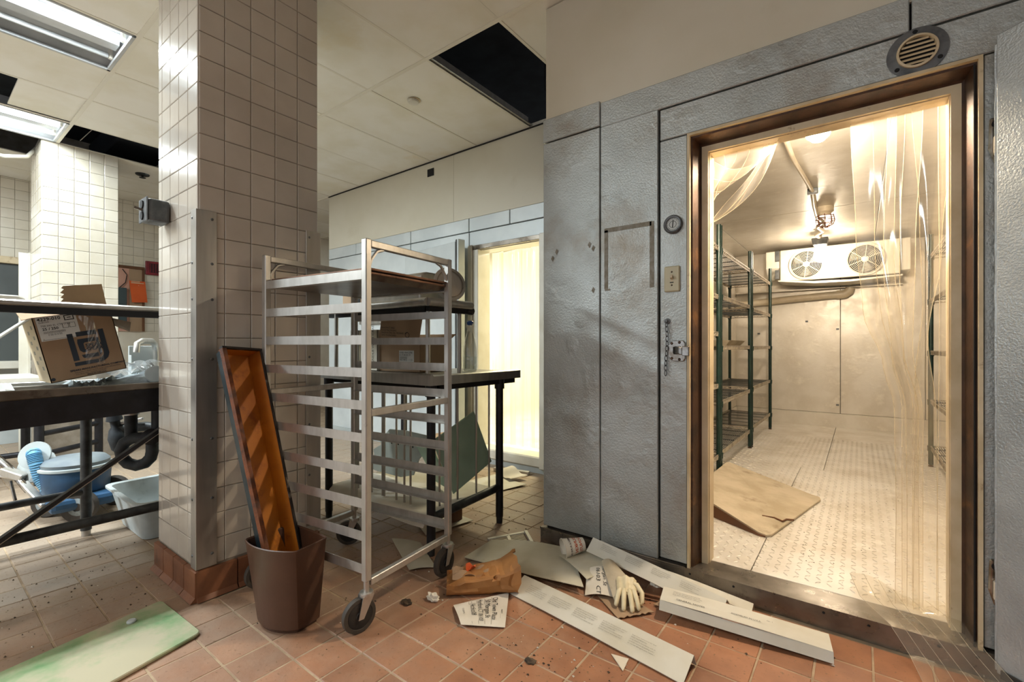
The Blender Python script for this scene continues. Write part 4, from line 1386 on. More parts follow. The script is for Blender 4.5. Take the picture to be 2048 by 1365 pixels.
# ------------------------------------------------------------------ green board on the floor
gm = M()
cs = [(-2.745, .775), (-2.30, .795), (-2.16, .20), (-2.61, .12)]
out = []
for k in range(4):
    p0, p1, p2 = [Vector(cs[(k + q) % 4] + (0,)) for q in (-1, 0, 1)]
    a_, b_ = p1 + (p0 - p1).normalized() * .03, p1 + (p2 - p1).normalized() * .03
    for q in range(5):
        u = q / 4
        out.append(a_.lerp(p1, u).lerp(p1.lerp(b_, u), u) + Vector((0, 0, .001)))
gm.prism(out, (0, 0, .016))
solo('cutting_board', gm, 'mat_g', 'large green plastic cutting board lying dusty on the tile floor', 'cutting board', bv=.004)

# ------------------------------------------------------------------ second work table
t2 = thing('work_table', 'steel work table with black legs and over shelf behind the rack', 'table', (-2.6, 2.3, 0))
part('table_top', M().box(-3.2, -2.02, 1.88, 2.76, 1.035, 1.08), 'steel', t2, bv=.004)
part('raised_edge', M().prism([(-3.2, 1.87, 1.03), (-3.2, 1.87, 1.092), (-3.2, 1.885, 1.1), (-3.2, 1.9, 1.08), (-3.2, 1.9, 1.03)], (1.19, 0, 0)), 'steel', t2)
part('raised_edge', M().prism([(-2.01, 1.9, 1.03), (-2.01, 1.9, 1.085), (-2.03, 1.9, 1.092), (-2.04, 1.9, 1.08), (-2.04, 1.9, 1.03)], (0, .87, 0)), 'steel', t2)
part('under_frame', M().box(-3.18, -2.04, 1.92, 1.97, 1.0, 1.035).box(-2.09, -2.04, 1.92, 2.74, .995, 1.035), 'jet', t2)
for x, y in ((-2.062, 2.585), (-2.067, 1.93), (-3.135, 1.91), (-3.12, 2.6)):
    lg = part('leg', M().tube([(x, y, .045), (x, y, 1.035)], .027, 14), 'black', t2, sm=40)
    part('foot', M().lathe([(.022, 0), (.024, .05)], 12, (x, y, 0)), 'pipe', lg, sm=40)
    part('socket', M().lathe([(.036, .96), (.036, 1.03)], 14, (x, y, 0)), 'black', lg, sm=40)
part('side_rail', M().tube([(-2.065, 1.94, .225), (-2.063, 2.58, .255)], .027, 12), 'pipe', t2, sm=40)
part('under_shelf', M().sheet(lambda u, v: (-3.13 + 1.05 * u, 1.88 + .72 * v, .235 - (.06 * (1 - v / .08) ** 2 if v < .08 else 0) + .004 * math.sin(u * 13)), 20, 26, .004), 'paper', t2, sm=60)
rods = [(-2.93, 1.97), (-2.86, 1.97), (-2.73, 1.97), (-2.70, 1.97), (-2.585, 1.97), (-2.565, 1.97), (-2.44, 1.97), (-2.36, 1.97), (-2.30, 1.97), (-2.13, 2.06), (-2.125, 2.22), (-2.12, 2.40), (-2.13, 2.55)]
for x, y in rods:
    part('divider_rod', M().tube([(x, y, .25), (x, y, 1.03)], .007, 8), 'steel', t2, sm=50)
    
os_ = part('over_shelf', M().box(-3.15, -2.05, 1.885, 2.27, 1.532, 1.548), 'steel', t2)
part('rolled_front', M().tube([(-3.15, 1.885, 1.53), (-2.05, 1.885, 1.53)], .026, 14), 'steel', os_, sm=50)
part('rolled_front', M().tube([(-2.05, 1.885, 1.53), (-2.05, 2.27, 1.53)], .026, 14), 'steel', os_, sm=50)
part('under_channel', M().box(-3.12, -2.08, 1.90, 1.93, 1.47, 1.51).box(-2.09, -2.05, 1.90, 2.28, 1.475, 1.51), 'jet', os_)
part('channel_end', M().tube([(-2.07, 2.24, 1.50), (-2.07, 2.30, 1.495)], .026, 10), 'rubber', os_, sm=50)
for x, y in ((-2.09, 2.2), (-2.08, 1.915), (-3.04, 1.91), (-3.05, 2.2)):
    part('shelf_post', M().tube([(x, y, 1.08), (x, y, 1.53)], .014, 10), 'steel', t2, sm=50)

# things on and under that table
def carton(name, label, o, x, y, wd, ht, dp, mt='card', flaps=(), mtd='cardd', cat='box'):
    """box with its front face on frame (o, x, y), depth behind; returns thing and frame"""
    t = thing(name, label, cat, o)
    F = frame3(o, x, y)
    m = M()
    th = .004
    m.box(0, wd, 0, ht, -th, 0).box(0, wd, 0, ht, -dp, -dp + th).box(0, th, 0, ht, -dp, 0).box(wd - th, wd, 0, ht, -dp, 0).box(0, wd, 0, th, -dp, 0)
    part('carton_walls', m.xf(F), mt, t)
    for pts, mm in flaps:
        a_ = M().prism([F @ Vector(p) for p in pts], (F.to_3x3() @ Vector((.0015, .0015, .003))))
        part('flap', a_, mm, t)
    return t, F


bx, F = carton('cardboard_box', 'open brown cardboard box with white sticker on the work table', (-2.80, 2.1, 1.083), (.995, .1, 0), (0, 0, 1), .40, .20, .28,
               flaps=[([(.0, .2, 0), (.39, .2, 0), (.44, .36, .02), (.05, .385, .02)], 'card'), ([(0, .2, 0), (0, .2, -.28), (-.13, .27, -.30), (-.13, .27, 0)], 'card'), ([(0, .2, -.28), (.4, .2, -.28), (.4, .27, -.40), (0, .27, -.40)], 'cardd')])
part('sticker', M().box(.205, .345, .07, .15, 0, .001).xf(F), 'label_', bx)
tx = M()
for k in range(4):
    q = text(('B 802 06412706', '0 17 04 03 19', '|||||||||||||||', 'NO 4412 - 1 CS')[k], .018)
    tx.add([v + Vector((.212, .13 - k * .017, .0018)) for v in q.v], q.f)
part('lettering', tx.xf(F), 'ink', bx)
tx = M()
FF = frame3(F @ Vector((.05, .36, .0215)), F.to_3x3() @ Vector((1, -.05, 0)), F.to_3x3() @ Vector((-.2, 1, .12)))
for k, s in enumerate(('MANUFACTURED', 'FOOD PACKAGING', 'MADE IN THE USA, MOSINEE, WI', 'WISCONSIN 54455')):
    q = text(s, .017)
    tx.add([v + Vector((.0, -.05 - k * .018, .004)) for v in q.v], q.f)
tx.lathe([(.016, .004), (.020, .004)], 20, (.25, -.09, 0), cap=False)
part('lettering', tx.xf(FF), 'ink', bx)
for k, (x, wd, lb) in enumerate(((-3.12, .10, 'narrow white carton at the left end of the work table'), (-2.99, .20, 'wide white carton standing behind the rack on the work table'))):
    b_, F = carton('white_box', lb, (x, 2.08, 1.083), (1, 0, 0), (0, 0, 1), wd, .30, .2, 'cardw', cat='box')
    q = text('HANDLE WITH CARE', .032)
    q.v = [Vector((-v.y, v.x, 0)) + Vector((wd * .8, .03, .001)) for v in q.v]
    part('lettering', q.xf(F), 'red' if k == 0 else 'ink', b_)
t = thing('glass_bottle', 'clear swing top bottle half full of water with a blue stopper', 'bottle', (-2.24, 2.47, 1.08))
bc = (-2.24, 2.47, 1.083)
part('bottle_body', M().lathe([(.048, .0), (.052, .01), (.053, .12), (.05, .17), (.036, .23), (.022, .28), (.019, .31), (.022, .318), (.022, .33), (.018, .335)], 24, bc, cap=False), 'glass', t, sm=60)
part('water', M().lathe([(.047, .004), (.05, .012), (.0505, .105)], 24, bc), 'water', t, sm=60)
part('stopper', M().lathe([(.016, .33), (.024, .338), (.025, .352), (.018, .362), (.004, .364)], 18, bc), 'bluecap', t, sm=50)
part('wire_bail', M().tube([(bc[0] + .024, bc[1], bc[2] + .30), (bc[0] + .032, bc[1] - .01, bc[2] + .325), (bc[0] + .02, bc[1], bc[2] + .35), (bc[0] - .02, bc[1], bc[2] + .35), (bc[0] - .032, bc[1] - .01, bc[2] + .325), (bc[0] - .024, bc[1], bc[2] + .30), (bc[0] - .024, bc[1] - .012, bc[2] + .285), (bc[0] + .024, bc[1] - .012, bc[2] + .285)], .0022, 5), 'alu', t, sm=60)
t = thing('steel_hood', 'rounded stainless roasting pan lid standing on the over shelf', 'pan', (-2.5, 2.1, 1.55))
prof = [(.0, 0), (.0, .12), (.012, .165), (.05, .19), (.30, .19)]
m = M()
pts = [(0, 0), (0, .13), (.01, .165), (.03, .185), (.06, .193), (.24, .193), (.28, .17), (.30, .12), (.30, 0)]
m.prism([(-2.22, 1.98 + a_, 1.550 + b_) for a_, b_ in pts], (-.55, 0, 0))
part('lid_body', m, 'steel', t, bv=.012, seg=2)
t = thing('round_steel_lid', 'round steel lid leaning against the rounded pan on the over shelf', 'lid', (-2.1, 2.13, 1.55))
part('lid_disc', M().lathe([(.11, 0), (.112, .004), (.095, .010), (.02, .016)], 40, (-2.11, 2.13, 1.663), rotto((.9, -.35, .2))), 'steel', t, sm=40)
part('lid_ring', M().lathe([(.09, .012), (.092, .014), (.086, .015)], 40, (-2.11, 2.13, 1.663), rotto((.9, -.35, .2)), cap=False), 'sill', t)
t = thing('steel_hood.001', 'tan carton lying at the left end of the over shelf', 'box', (-3.0, 2.1, 1.55))
t.name = 'tan_carton'
TM['tan_carton'] = TM['steel_hood.001']
part('carton_walls', M().box(-3.1, -2.86, 2.0, 2.2, 1.549, 1.64), 'card', t, bv=.003)
part('label_band', M().box(-2.93, -2.88, 1.998, 2.0, 1.56, 1.63), 'ink', t)
# boards leaning in the rods
solo('green_cutting_board', M().prism([(-2.21, 2.46, .78), (-2.13, 2.63, .40), (-2.185, 2.235, .263), (-2.26, 2.08, .60), (-2.245, 2.22, .71)][:4] if False else [(-2.205, 2.475, .795), (-2.16, 2.62, .415), (-2.19, 2.25, .262), (-2.235, 2.10, .64)], (-.012, .002, .003)), 'gboard',
     'sage green cutting board standing on its corner between the divider rods', 'cutting board', bv=.003)
solo('green_cutting_board', M().prism([(-2.62, 2.30, .52), (-2.32, 2.18, .56), (-2.28, 2.3, .262), (-2.5, 2.38, .262)], (.004, .012, 0)), 'gboard',
     'second green cutting board, darker and lower behind the rack slides', 'cutting board', bv=.003)
gp = [(-3.18, .28), (-3.12, .262), (-2.98, .262), (-2.80, .262), (-2.66, .30), (-2.62, .42), (-2.52, .52), (-2.54, .60), (-2.8, .61), (-3.0, .60), (-3.06, .54), (-3.1, .50), (-3.08, .47), (-3.12, .45), (-3.17, .42), (-3.15, .38), (-3.19, .34)]
t = thing('grey_panel', 'grey panel with scalloped side and bolt holes leaning under the work table', 'panel', (-2.9, 2.3, .262))
part('panel_body', M().prism([(x, 2.30 + (z - .26) * .15, z) for x, z in gp], (0, .010, 0)), 'greyb', t, bv=.002)
hl = M()
for x, z in ((-2.95, .50), (-2.87, .50), (-2.79, .50), (-2.95, .36), (-2.87, .36), (-2.79, .36), (-2.70, .50)):
    hl.lathe([(.008, 0), (.008, .001)], 10, (x, 2.2985 + (z - .26) * .15, z), rotto((0, -1, 0)))
part('bolt_holes', hl, 'jet', t, stuff=True)
solo('brown_carton', M().prism([(-3.3, 3.0, .01), (-3.05, 2.9, .01), (-3.0, 2.95, .38), (-3.28, 3.05, .42)], (.04, .3, 0)), 'card', 'torn brown carton on the floor behind the work table', 'box', bv=.004)
solo('dark_kettle', M().lathe([(.06, 0), (.09, .05), (.09, .14), (.05, .18), (.015, .2)], 20, (-3.06, 2.42, 1.083)), 'black', 'black kettle at the left end of the work table behind the rack', 'kettle', sm=40)
# ------------------------------------------------------------------ sink table on the left
st = thing('sink_table', 'steel sink table with dark apron, pipe legs and over shelf on the left', 'table', (-3.7, .7, 0))
FXX = -3.28
Y0_, Y1_ = -.5, 1.75
sl = lambda y, a, b: a + (b - a) * (y - .288) / (.911 - .288)
part('table_front', M().prism([(FXX, Y0_, sl(Y0_, .998, 1.018)), (FXX, Y1_, sl(Y1_, .998, 1.018)), (FXX, Y1_, 1.06), (FXX, Y0_, 1.042)], (-.03, 0, 0)), 'sill', st, bv=.005)
part('apron', M().prism([(FXX - .004, Y0_, sl(Y0_, .857, .889)), (FXX - .004, Y1_, sl(Y1_, .857, .889)), (FXX - .004, Y1_, sl(Y1_, .998, 1.018)), (FXX - .004, Y0_, sl(Y0_, .998, 1.018))], (-.025, 0, 0)), 'black', st)
part('table_top', M().box(-4.14, FXX - .03, Y0_, Y1_, .985, 1.0), 'steel', st)
part('rear_edge', M().box(-4.16, -4.13, Y0_, Y1_, .93, 1.04), 'steel', st, bv=.004)
part('backsplash', M().box(-4.17, -4.15, .98, Y1_, .99, 1.265).box(-4.15, -4.10, .98, .985, .99, 1.2), 'whiteg', st, bv=.004)
for x, y in ((-4.12, .747), (-4.12, -.42), (FXX - .03, -.42), (FXX - .03, 1.68), (-4.12, 1.68)):
    lg = part('leg', M().tube([(x, y, .04), (x, y, .99)], .03, 14), 'pipe', st, sm=40)
    part('foot', M().lathe([(.024, 0), (.026, .05)], 12, (x, y, 0)), 'alu', lg, sm=40)
part('rail', M().tube([(FXX, Y0_, .325), (FXX, 1.68, .33)], .026, 12), 'pipe', st, sm=40)
part('rail', M().tube([(-4.12, Y0_, .293), (-4.12, .747, .297)], .024, 12), 'pipe', st, sm=40)
part('diagonal_brace', M().bar((-3.255, -.1, .078), (-3.255, 1.2, 1.11 - .13), .02, .038, (1, 0, 0)), 'black', st)
part('brace_edge', M().bar((-3.244, -.1, .062), (-3.244, 1.2, .964), .004, .004, (1, 0, 0)), 'alu', st)
sh = part('over_shelf', M().box(-3.68, FXX - .02, Y0_, 1.55, 1.478, 1.492), 'steel', st)
part('rolled_front', M().prism([(FXX - .03, Y0_, 1.465), (FXX - .004, Y0_, 1.463), (FXX + .004, Y0_, 1.472), (FXX + .002, Y0_, 1.486), (FXX - .01, Y0_, 1.494), (FXX - .03, Y0_, 1.494)], (0, 2.05, 0)), 'steel', sh)
part('under_channel', M().box(FXX - .05, FXX, Y0_, 1.55, 1.43, 1.463), 'jet', sh)
for y in (-.4, 1.5):
    part('shelf_post', M().tube([(-3.6, y, 1.0), (-3.6, y, 1.48)], .016, 10), 'steel', st, sm=50)
part('drain_cup', M().lathe([(.09, .985), (.09, .95), (.055, .92), (.035, .91), (.035, .84), (.045, .835), (.045, .81)], 20, (-3.85, .92, 0)), 'alu', st, sm=40)
# plumbing under it
pp = thing('drain_pipes', 'cast iron and plastic trap pipes under the sink table', 'pipes', (-4.2, 1.1, .1))
part('tail_pipe', M().tube([(-3.85, .92, .82), (-3.85, .92, .66)], .036, 14), 'iron', pp, sm=40)
part('tail_pipe', M().tube([(-3.78, 1.05, .98), (-3.78, 1.05, .72), (-3.79, 1.03, .66)], .04, 14), 'iron', pp, sm=40)
part('trap', M().tube([(-3.72, 1.0, .66), (-3.72, 1.0, .57), (-3.727, .993, .53), (-3.75, .97, .495), (-3.79, .935, .48), (-3.83, .90, .495), (-3.855, .878, .53), (-3.86, .87, .58), (-3.85, .885, .63), (-3.81, .92, .66), (-3.70, 1.02, .67)], .036, 14), 'iron', pp, sm=50)
part('cleanout_cap', M().lathe([(.05, 0), (.052, .03), (.04, .036)], 20, (-3.70, .99, .672), rotto((.9, -.35, .1))), 'black', pp, sm=40)
part('branch_pipe', M().tube([(-3.72, 1.02, .66), (-3.70, 1.2, .67), (-3.68, 1.34, .68), (-3.68, 1.44, .74)], .04, 14), 'iron', pp, sm=50)
part('valve_body', M().lathe([(.035, -.12), (.05, -.10), (.06, -.02), (.045, .04), (.03, .06), (.03, .10), (.05, .11), (.04, .16)], 16, (-4.3, .95, .62), Matrix.Rotation(.15, 3, 'X')), 'iron', pp, sm=40)
part('valve_lever', M().bar((-4.3, .97, .70), (-4.22, 1.08, .73), .03, .018), 'alu', pp, bv=.003)
part('supply_pipe', M().tube([(-4.3, .95, .66), (-4.25, 1.1, .665), (-4.15, 1.25, .64)], .035, 12), 'pipe', pp, sm=40)
part('riser', M().tube([(-3.75, 1.22, .15), (-3.75, 1.22, 1.0)], .018, 10), 'black', pp, sm=40)
part('riser', M().tube([(-3.9, 1.12, .55), (-3.9, 1.12, 1.0)], .03, 10), 'black', pp, sm=40)
part('corrugated_hose', M().tube([(-3.72, 1.2, .42), (-3.68, 1.28, .40), (-3.62, 1.38, .34), (-3.6, 1.5, .25)], .07, 16), 'iron', pp, sm=60)
hr = M()
for k in range(12):
    u = k / 11
    p = Vector((-3.72, 1.2, .42)).lerp(Vector((-3.62, 1.4, .33)), u)
    hr.lathe([(.071, -.004), (.076, 0), (.071, .004)], 18, p, rotto((.35, .85, -.4)), cap=False)
part('hose_rib', hr, 'alu', pp, sm=60, stuff=True)
# what lies on the table
rb = M()
rr = random.Random(11)
for k in range(260):
    x, y = rr.uniform(-4.08, -3.36), rr.uniform(.62, 1.55)
    h = max(0, .10 * (1 - abs(x + 3.72) / .45)) * min(1, max(0, (y - .55) * 2.2))
    s = rr.uniform(.012, .04)
    pts = [Vector((rr.uniform(-1, 1), rr.uniform(-1, 1), rr.uniform(-.7, .7))).normalized() * s for _ in range(6)]
    c = Vector((x, y, 1.0 + rr.uniform(.1, 1) * h + s * .4))
    rb.add([c + p for p in (Vector((s, 0, 0)), Vector((-s, .2 * s, 0)), Vector((0, s, 0)), Vector((.1 * s, -s, 0)), Vector((0, .2 * s, s * .8)), Vector((0, 0, -s * .7)))],
           [(0, 2, 4), (2, 1, 4), (1, 3, 4), (3, 0, 4), (2, 0, 5), (1, 2, 5), (3, 1, 5), (0, 3, 5)])
rb.sheet(lambda u, v: (-4.1 + .78 * u, .58 + 1.0 * v, 1.001 + .11 * (math.sin(u * PI) ** .8) * min(1, v * 2.5) * (1 - .3 * v)), 16, 16, .002)
rub = solo('rubble_heap', rb, 'gravel', 'heap of broken plaster and rubbish on the sink table right of the carton', 'rubble', kind='stuff')
t = thing('pipe_plug', 'round white pipe end lying in the rubble on the sink table', 'pipe', (-3.42, .95, 1.06))
part('plug_body', M().lathe([(.05, -.06), (.052, 0), (.046, .006), (.003, .008)], 24, (-3.42, .935, 1.095), rotto((.9, -.25, .15))), 'tub', t, sm=40)
solo('plastic_film', M().sheet(lambda u, v: (-3.9 + .25 * v + .05 * math.sin(u * 8), .72 + .6 * u, 1.12 + .035 * math.sin(u * 13 + v * 6) + .02 * math.sin(v * 15)), 24, 8, 0), 'film', 'crumpled clear plastic film on the rubble of the sink table', 'film', sm=70)
t = thing('faucet', 'grey gooseneck faucet on the splashback of the sink table', 'faucet', (-4.1, 1.12, 1.0))
part('spout', M().tube([(-4.12, 1.13, 1.0), (-4.12, 1.13, 1.22), (-4.11, 1.12, 1.275), (-4.07, 1.09, 1.30), (-4.0, 1.02, 1.30), (-3.96, .98, 1.28), (-3.955, .975, 1.22)], .020, 12), 'alu', t, sm=60)
part('base', M().lathe([(.04, 1.0), (.04, 1.02), (.028, 1.05), (.028, 1.10)], 16, (-4.12, 1.13, 0)), 'alu', t, sm=40)
part('lever', M().bar((-4.09, 1.12, 1.10), (-4.03, 1.06, 1.16), .012, .008), 'jet', t)
# the printed carton
TH = math.radians(12.3)
cx_, cy_ = Vector((0, math.cos(TH), math.sin(TH))), Vector((0, -math.sin(TH), math.cos(TH)))
sb, F = carton('shipping_carton', 'brown shipping carton with white label and black logo tilted on the sink table', (-3.45, .487, 1.065), cx_, cy_, .325, .355, .34, 'card',
               flaps=[([(0, .35, 0), (0, .35, -.34), (-.19, .235, -.34), (-.19, .235, 0)], 'cardw'), ([(.325, .30, -.02), (.325, .30, -.30), (.45, .20, -.28), (.41, .26, -.04)], 'cardd'), ([(0, .355, -.34), (.32, .355, -.34), (.3, .42, -.47), (0, .42, -.47)], 'card')])
part('lit_side_skin', M().add([(-.0005, .002, -.335), (-.0005, .002, -.002), (-.0005, .35, -.002), (-.0005, .35, -.335)], [(0, 3, 2, 1)]).xf(F), mat('lit_card_side', '#c8b595', .8), sb)  # paler colour paints in the stronger light falling on this side
sd = M()
for k in range(9):
    z = -.06 - (k % 2) * .13
    y = .07 + .028 * k
    sd.add([(-.001, y, z), (-.001, y, z - .05), (-.001, y + .02, z - .05), (-.001, y + .02, z)], [(0, 1, 2, 3)])
part('side_print', sd.xf(F), 'grey_ink', sb)
part('white_label', M().box(.012, .172, .225, .352, 0, .001).xf(F), 'label_', sb)
tx = M()


def put(s, size, x, y, z=.0016, bold=0, m=None, shear=0.):
    q = text(s, size, off=bold, shear=shear)
    (m or tx).add([v + Vector((x, y, z)) for v in q.v], q.f)


put('4229-010', .024, .017, .332, bold=.0004)
put('ELBOW', .012, .02, .320)
put('TEE 090 EL CTS (TO)', .013, .024, .300)
put('25 / 250', .019, .027, .281, bold=.0004)
put('||||||||||||||||||||||||||', .013, .028, .266)
put('|| |||| ||| || ||||', .011, .044, .253)
put('A', .008, .02, .233)
tx.box(.122, .162, .322, .326, .0012, .0016).box(.122, .126, .326, .345, .0012, .0016).box(.122, .162, .345, .349, .0012, .0016).box(.158, .162, .326, .349, .0012, .0016).box(.134, .150, .334, .338, .0012, .0016)
for x0 in (.108, .136):
    tx.box(x0, x0 + .024, .282, .2835, .0012, .0016).box(x0, x0 + .024, .307, .3085, .0012, .0016).box(x0, x0 + .0015, .282, .3085, .0012, .0016).box(x0 + .023, x0 + .0245, .282, .3085, .0012, .0016)
tx.box(.018, .165, .229, .2305, .0012, .0016)
part('label_print', tx.xf(F), 'ink', sb)
lg = M()


def pl(pts):
    lg.prism([(x, y, .0006) for x, y in pts], (0, 0, .0008))


pl([(.112, .095), (.136, .095), (.136, .245), (.112, .245)])
pl([(.150, .250), (.235, .250), (.235, .225), (.150, .225)])
pl([(.112, .086), (.215, .086), (.215, .066), (.112, .066)])
pl([(.245, .250), (.268, .250), (.268, .11), (.258, .086), (.240, .072), (.218, .066), (.218, .088), (.232, .094), (.243, .106), (.245, .12)])
pl([(.150, .210), (.222, .210), (.222, .188), (.176, .188), (.170, .182), (.170, .152), (.176, .146), (.176, .134), (.160, .134), (.148, .148), (.146, .19)])
pl([(.150, .122), (.222, .122), (.222, .100), (.164, .100), (.154, .106)])
pl([(.226, .205), (.238, .205), (.238, .12), (.226, .105)])
part('logo_print', lg.xf(F), 'bprint', sb)
tx = M()
put('SPEARS', .026, .176, .160, bold=.0008)
put('SPEARS', .026, .176, .140, bold=.0008)
put('SPEARS MANUFACTURING COMPANY', .0142, .085, .040, bold=.0003)
put('MANUFACTURERS OF PVC AND CPVC PIPE FITTINGS', .0085, .102, .028)
put('P.O. BOX 9203  SYLMAR, CA 91392', .0085, .105, .018)
put('MADE IN THE U.S.A.', .0095, .150, .008, bold=.0002)
part('lettering', tx.xf(F), 'bprint', sb)
part('torn_tape', M().sheet(lambda u, v: F @ Vector((.178 + .06 * u + .02 * math.sin(v * 5) * (1 - u), .33 - .27 * v + .01 * math.sin(u * 6), .004 + .010 * math.sin(v * 9 + u * 4) ** 2)), 8, 20, 0), 'film', sb, sm=70)
part('bottom_dot', M().lathe([(.009, 0), (.009, .0008)], 12, (0, 0, 0)).xf(F @ Matrix.Translation((.012, .018, .0005))), 'bprint', sb)
# more bits on the table and its shelf
ep = [(-.105, 0), (-.085, .03), (-.097, .035), (-.082, .055), (-.098, .062), (-.083, .082), (-.094, .088), (-.085, .10), (.075, .128), (.095, 0)]
solo('torn_cardboard', M().prism([(-3.45 - .12 * z, .62 + y, 1.493 + z) for y, z in ep], (-.005, 0, 0)), 'cardd', 'torn piece of cardboard standing up on the shelf over the sink table', 'cardboard')
solo('white_tray', M().prism([(-3.5, .05, 1.493), (-3.5, .40, 1.493), (-3.5, .395, 1.518), (-3.5, .37, 1.53), (-3.5, .05, 1.535)], (-.12, 0, 0)), 'white', 'white plastic tray at the left end of the shelf over the sink table', 'tray', bv=.006)
t = thing('baking_sheets', 'grey tray with papers at the left end of the sink table', 'tray', (-3.6, .4, 1.0))
part('tray_body', M().box(-3.75, -3.35, .33, .60, 1.001, 1.012).box(-3.75, -3.35, .33, .345, 1.012, 1.04).box(-3.75, -3.735, .33, .60, 1.012, 1.04), 'alu', t, bv=.002)
solo('loose_label_sheet', M().sheet(lambda u, v: (-3.42 - .26 * u, .10 + .26 * v, 1.02 + .05 * u + .01 * math.sin(v * 6)), 8, 8, .001), 'label_', 'white printed sheet lying at the far left of the sink table', 'paper')
# scrubbing machine under the table
vc_ = thing('floor_machine', 'dusty blue wheeled floor machine with corrugated hose under the sink table', 'machine', (-4.68, .82, 0))
c_ = (-4.72, .80, 0)
part('tank', M().lathe([(.17, .17), (.195, .2), (.205, .34), (.2, .355)], 28, c_), 'blue', vc_, sm=40)
part('tank_rim', M().lathe([(.2, .352), (.212, .356), (.212, .372), (.2, .376)], 28, c_), 'tub', vc_, sm=40)
part('lid', M().lathe([(.195, .376), (.198, .40), (.17, .428), (.1, .438), (.004, .44)], 28, c_), 'lid', vc_, sm=50)
part('chassis', M().box(-4.92, -4.45, .62, .98, .09, .18), 'blue', vc_, bv=.03, seg=2)
for lb, x, y, z in (('', -4.47, .775, .115), ('', -4.80, .66, .10), ('', -4.75, 1.03, .115)):
    q = rotto((.75, -.66, 0))
    wh = part('wheel', M().lathe([(.075, -.024), (z - .008, -.026), (z, -.016), (z, .016), (z - .008, .026), (.075, .024)], 28, (x, y, z), q), 'tyre', vc_, sm=35)
    part('wheel_disc', M().lathe([(.074, -.018), (.03, -.022), (.03, .03), (.074, .022)], 24, (x, y, z), q), 'gravel', wh, sm=35)
part('motor_hood', M().prism([(-5.05, .50, .28), (-4.85, .56, .26), (-4.82, .62, .40), (-4.92, .60, .47), (-5.05, .56, .46)], (.08, .10, 0)), 'whiteg', vc_, bv=.01)
part('hood_plate', M().lathe([(.10, 0), (.10, .012)], 28, (-4.84, .60, .46), rotto((.7, -.6, .3))), 'whiteg', vc_)
hp = [(-4.83, .59, .475), (-4.785, .585, .475), (-4.752, .592, .41), (-4.735, .61, .31), (-4.70, .64, .235), (-4.65, .69, .185), (-4.6, .74, .16)]
part('hose', M().tube(hp, .038, 16), 'hose', vc_, sm=60)
hr = M()
for a_, b_ in zip(hp[:-1], hp[1:]):
    for k in range(6):
        p = Vector(a_).lerp(Vector(b_), k / 6)
        hr.lathe([(.038, -.005), (.043, 0), (.038, .005)], 16, p, rotto(Vector(b_) - Vector(a_)), cap=False)
part('hose_ribs', hr, 'hose', vc_, sm=60, stuff=True)
part('handle_tube', M().tube([(-5.4, .30, .62), (-5.0, .48, .37), (-4.8, .56, .22)], .024, 12), 'chrome', vc_, sm=50)
part('handle_tube', M().tube([(-5.3, .30, .33), (-4.95, .50, .30)], .012, 10), 'alu', vc_, sm=50)
part('handle_yoke', M().bar((-4.86, .54, .27), (-4.62, .62, .13), .05, .03), 'alu', vc_, bv=.005)
part('clamp', M().bar((-4.98, .45, .36), (-4.88, .55, .30), .07, .05), 'alu', vc_, bv=.006)
part('clamp_handle', M().tube([(-4.90, .48, .29), (-4.86, .50, .15)], .010, 8), 'chrome', vc_, sm=50)
# tub
tb = thing('plastic_tub', 'milky white plastic tub on the floor under the sink table', 'tub', (-3.95, 1.16, 0))


def rr_ring(x0, x1, y0, y1, z, r, n=6):
    out = []
    for cx, cy, a0 in ((x1 - r, y1 - r, 0), (x0 + r, y1 - r, PI / 2), (x0 + r, y0 + r, PI), (x1 - r, y0 + r, 1.5 * PI)):
        for k in range(n + 1):
            a_ = a0 + PI / 2 * k / n
            out.append(Vector((cx + r * math.cos(a_), cy + r * math.sin(a_), z)))
    return out


def loft(rings, cap0=True, cap1=True):
    k = len(rings[0])
    m = M()
    m.v = [v for r in rings for v in r]
    m.f = [(i * k + j, i * k + (j + 1) % k, (i + 1) * k + (j + 1) % k, (i + 1) * k + j) for i in range(len(rings) - 1) for j in range(k)]
    if cap0:
        m.f.append(tuple(range(k))[::-1])
    if cap1:
        m.f.append(tuple((len(rings) - 1) * k + j for j in range(k)))
    return m


part('tub_body', loft([rr_ring(-4.22, -3.69, .95, 1.36, .005, .06), rr_ring(-4.30, -3.62, .90, 1.42, .25, .06), rr_ring(-4.33, -3.59, .875, 1.445, .258, .07), rr_ring(-4.33, -3.59, .875, 1.445, .272, .07), rr_ring(-4.295, -3.625, .905, 1.415, .268, .06), rr_ring(-4.21, -3.70, .96, 1.35, .012, .06)]), 'tub', tb, sm=40)
solo('crumpled_film', M().sheet(lambda u, v: (-4.1 + .35 * u, 1.2 + .2 * v, .265 + .03 * math.sin(u * 17) * math.sin(v * 11)), 16, 10, 0), 'film', 'crumpled clear film lying across the milky tub', 'film', sm=70)
# far table and its black legs
ft = thing('far_table', 'white topped table with black pipe legs at the far left', 'table', (-6.3, .9, 0))
part('table_top', M().box(-6.75, -5.9, -.9, .80, .94, .985), 'white', ft, bv=.006)
for x, y in ((-5.95, .76), (-5.95, -.8), (-6.7, .76), (-6.35, 1.25)):
    part('leg', M().tube([(x, y, 0), (x, y, .95 if y < 1 else .9)], .035, 12), 'black', ft, sm=40)
part('rail', M().tube([(-5.95, .76, .46), (-6.35, 1.25, .46)], .025, 10), 'black', ft, sm=40)
part('rail', M().tube([(-5.95, .76, .27), (-6.35, 1.25, .27)], .025, 10), 'black', ft, sm=40)
part('rail', M().tube([(-5.95, -.8, .3), (-5.95, .76, .3)], .025, 10), 'black', ft, sm=40)
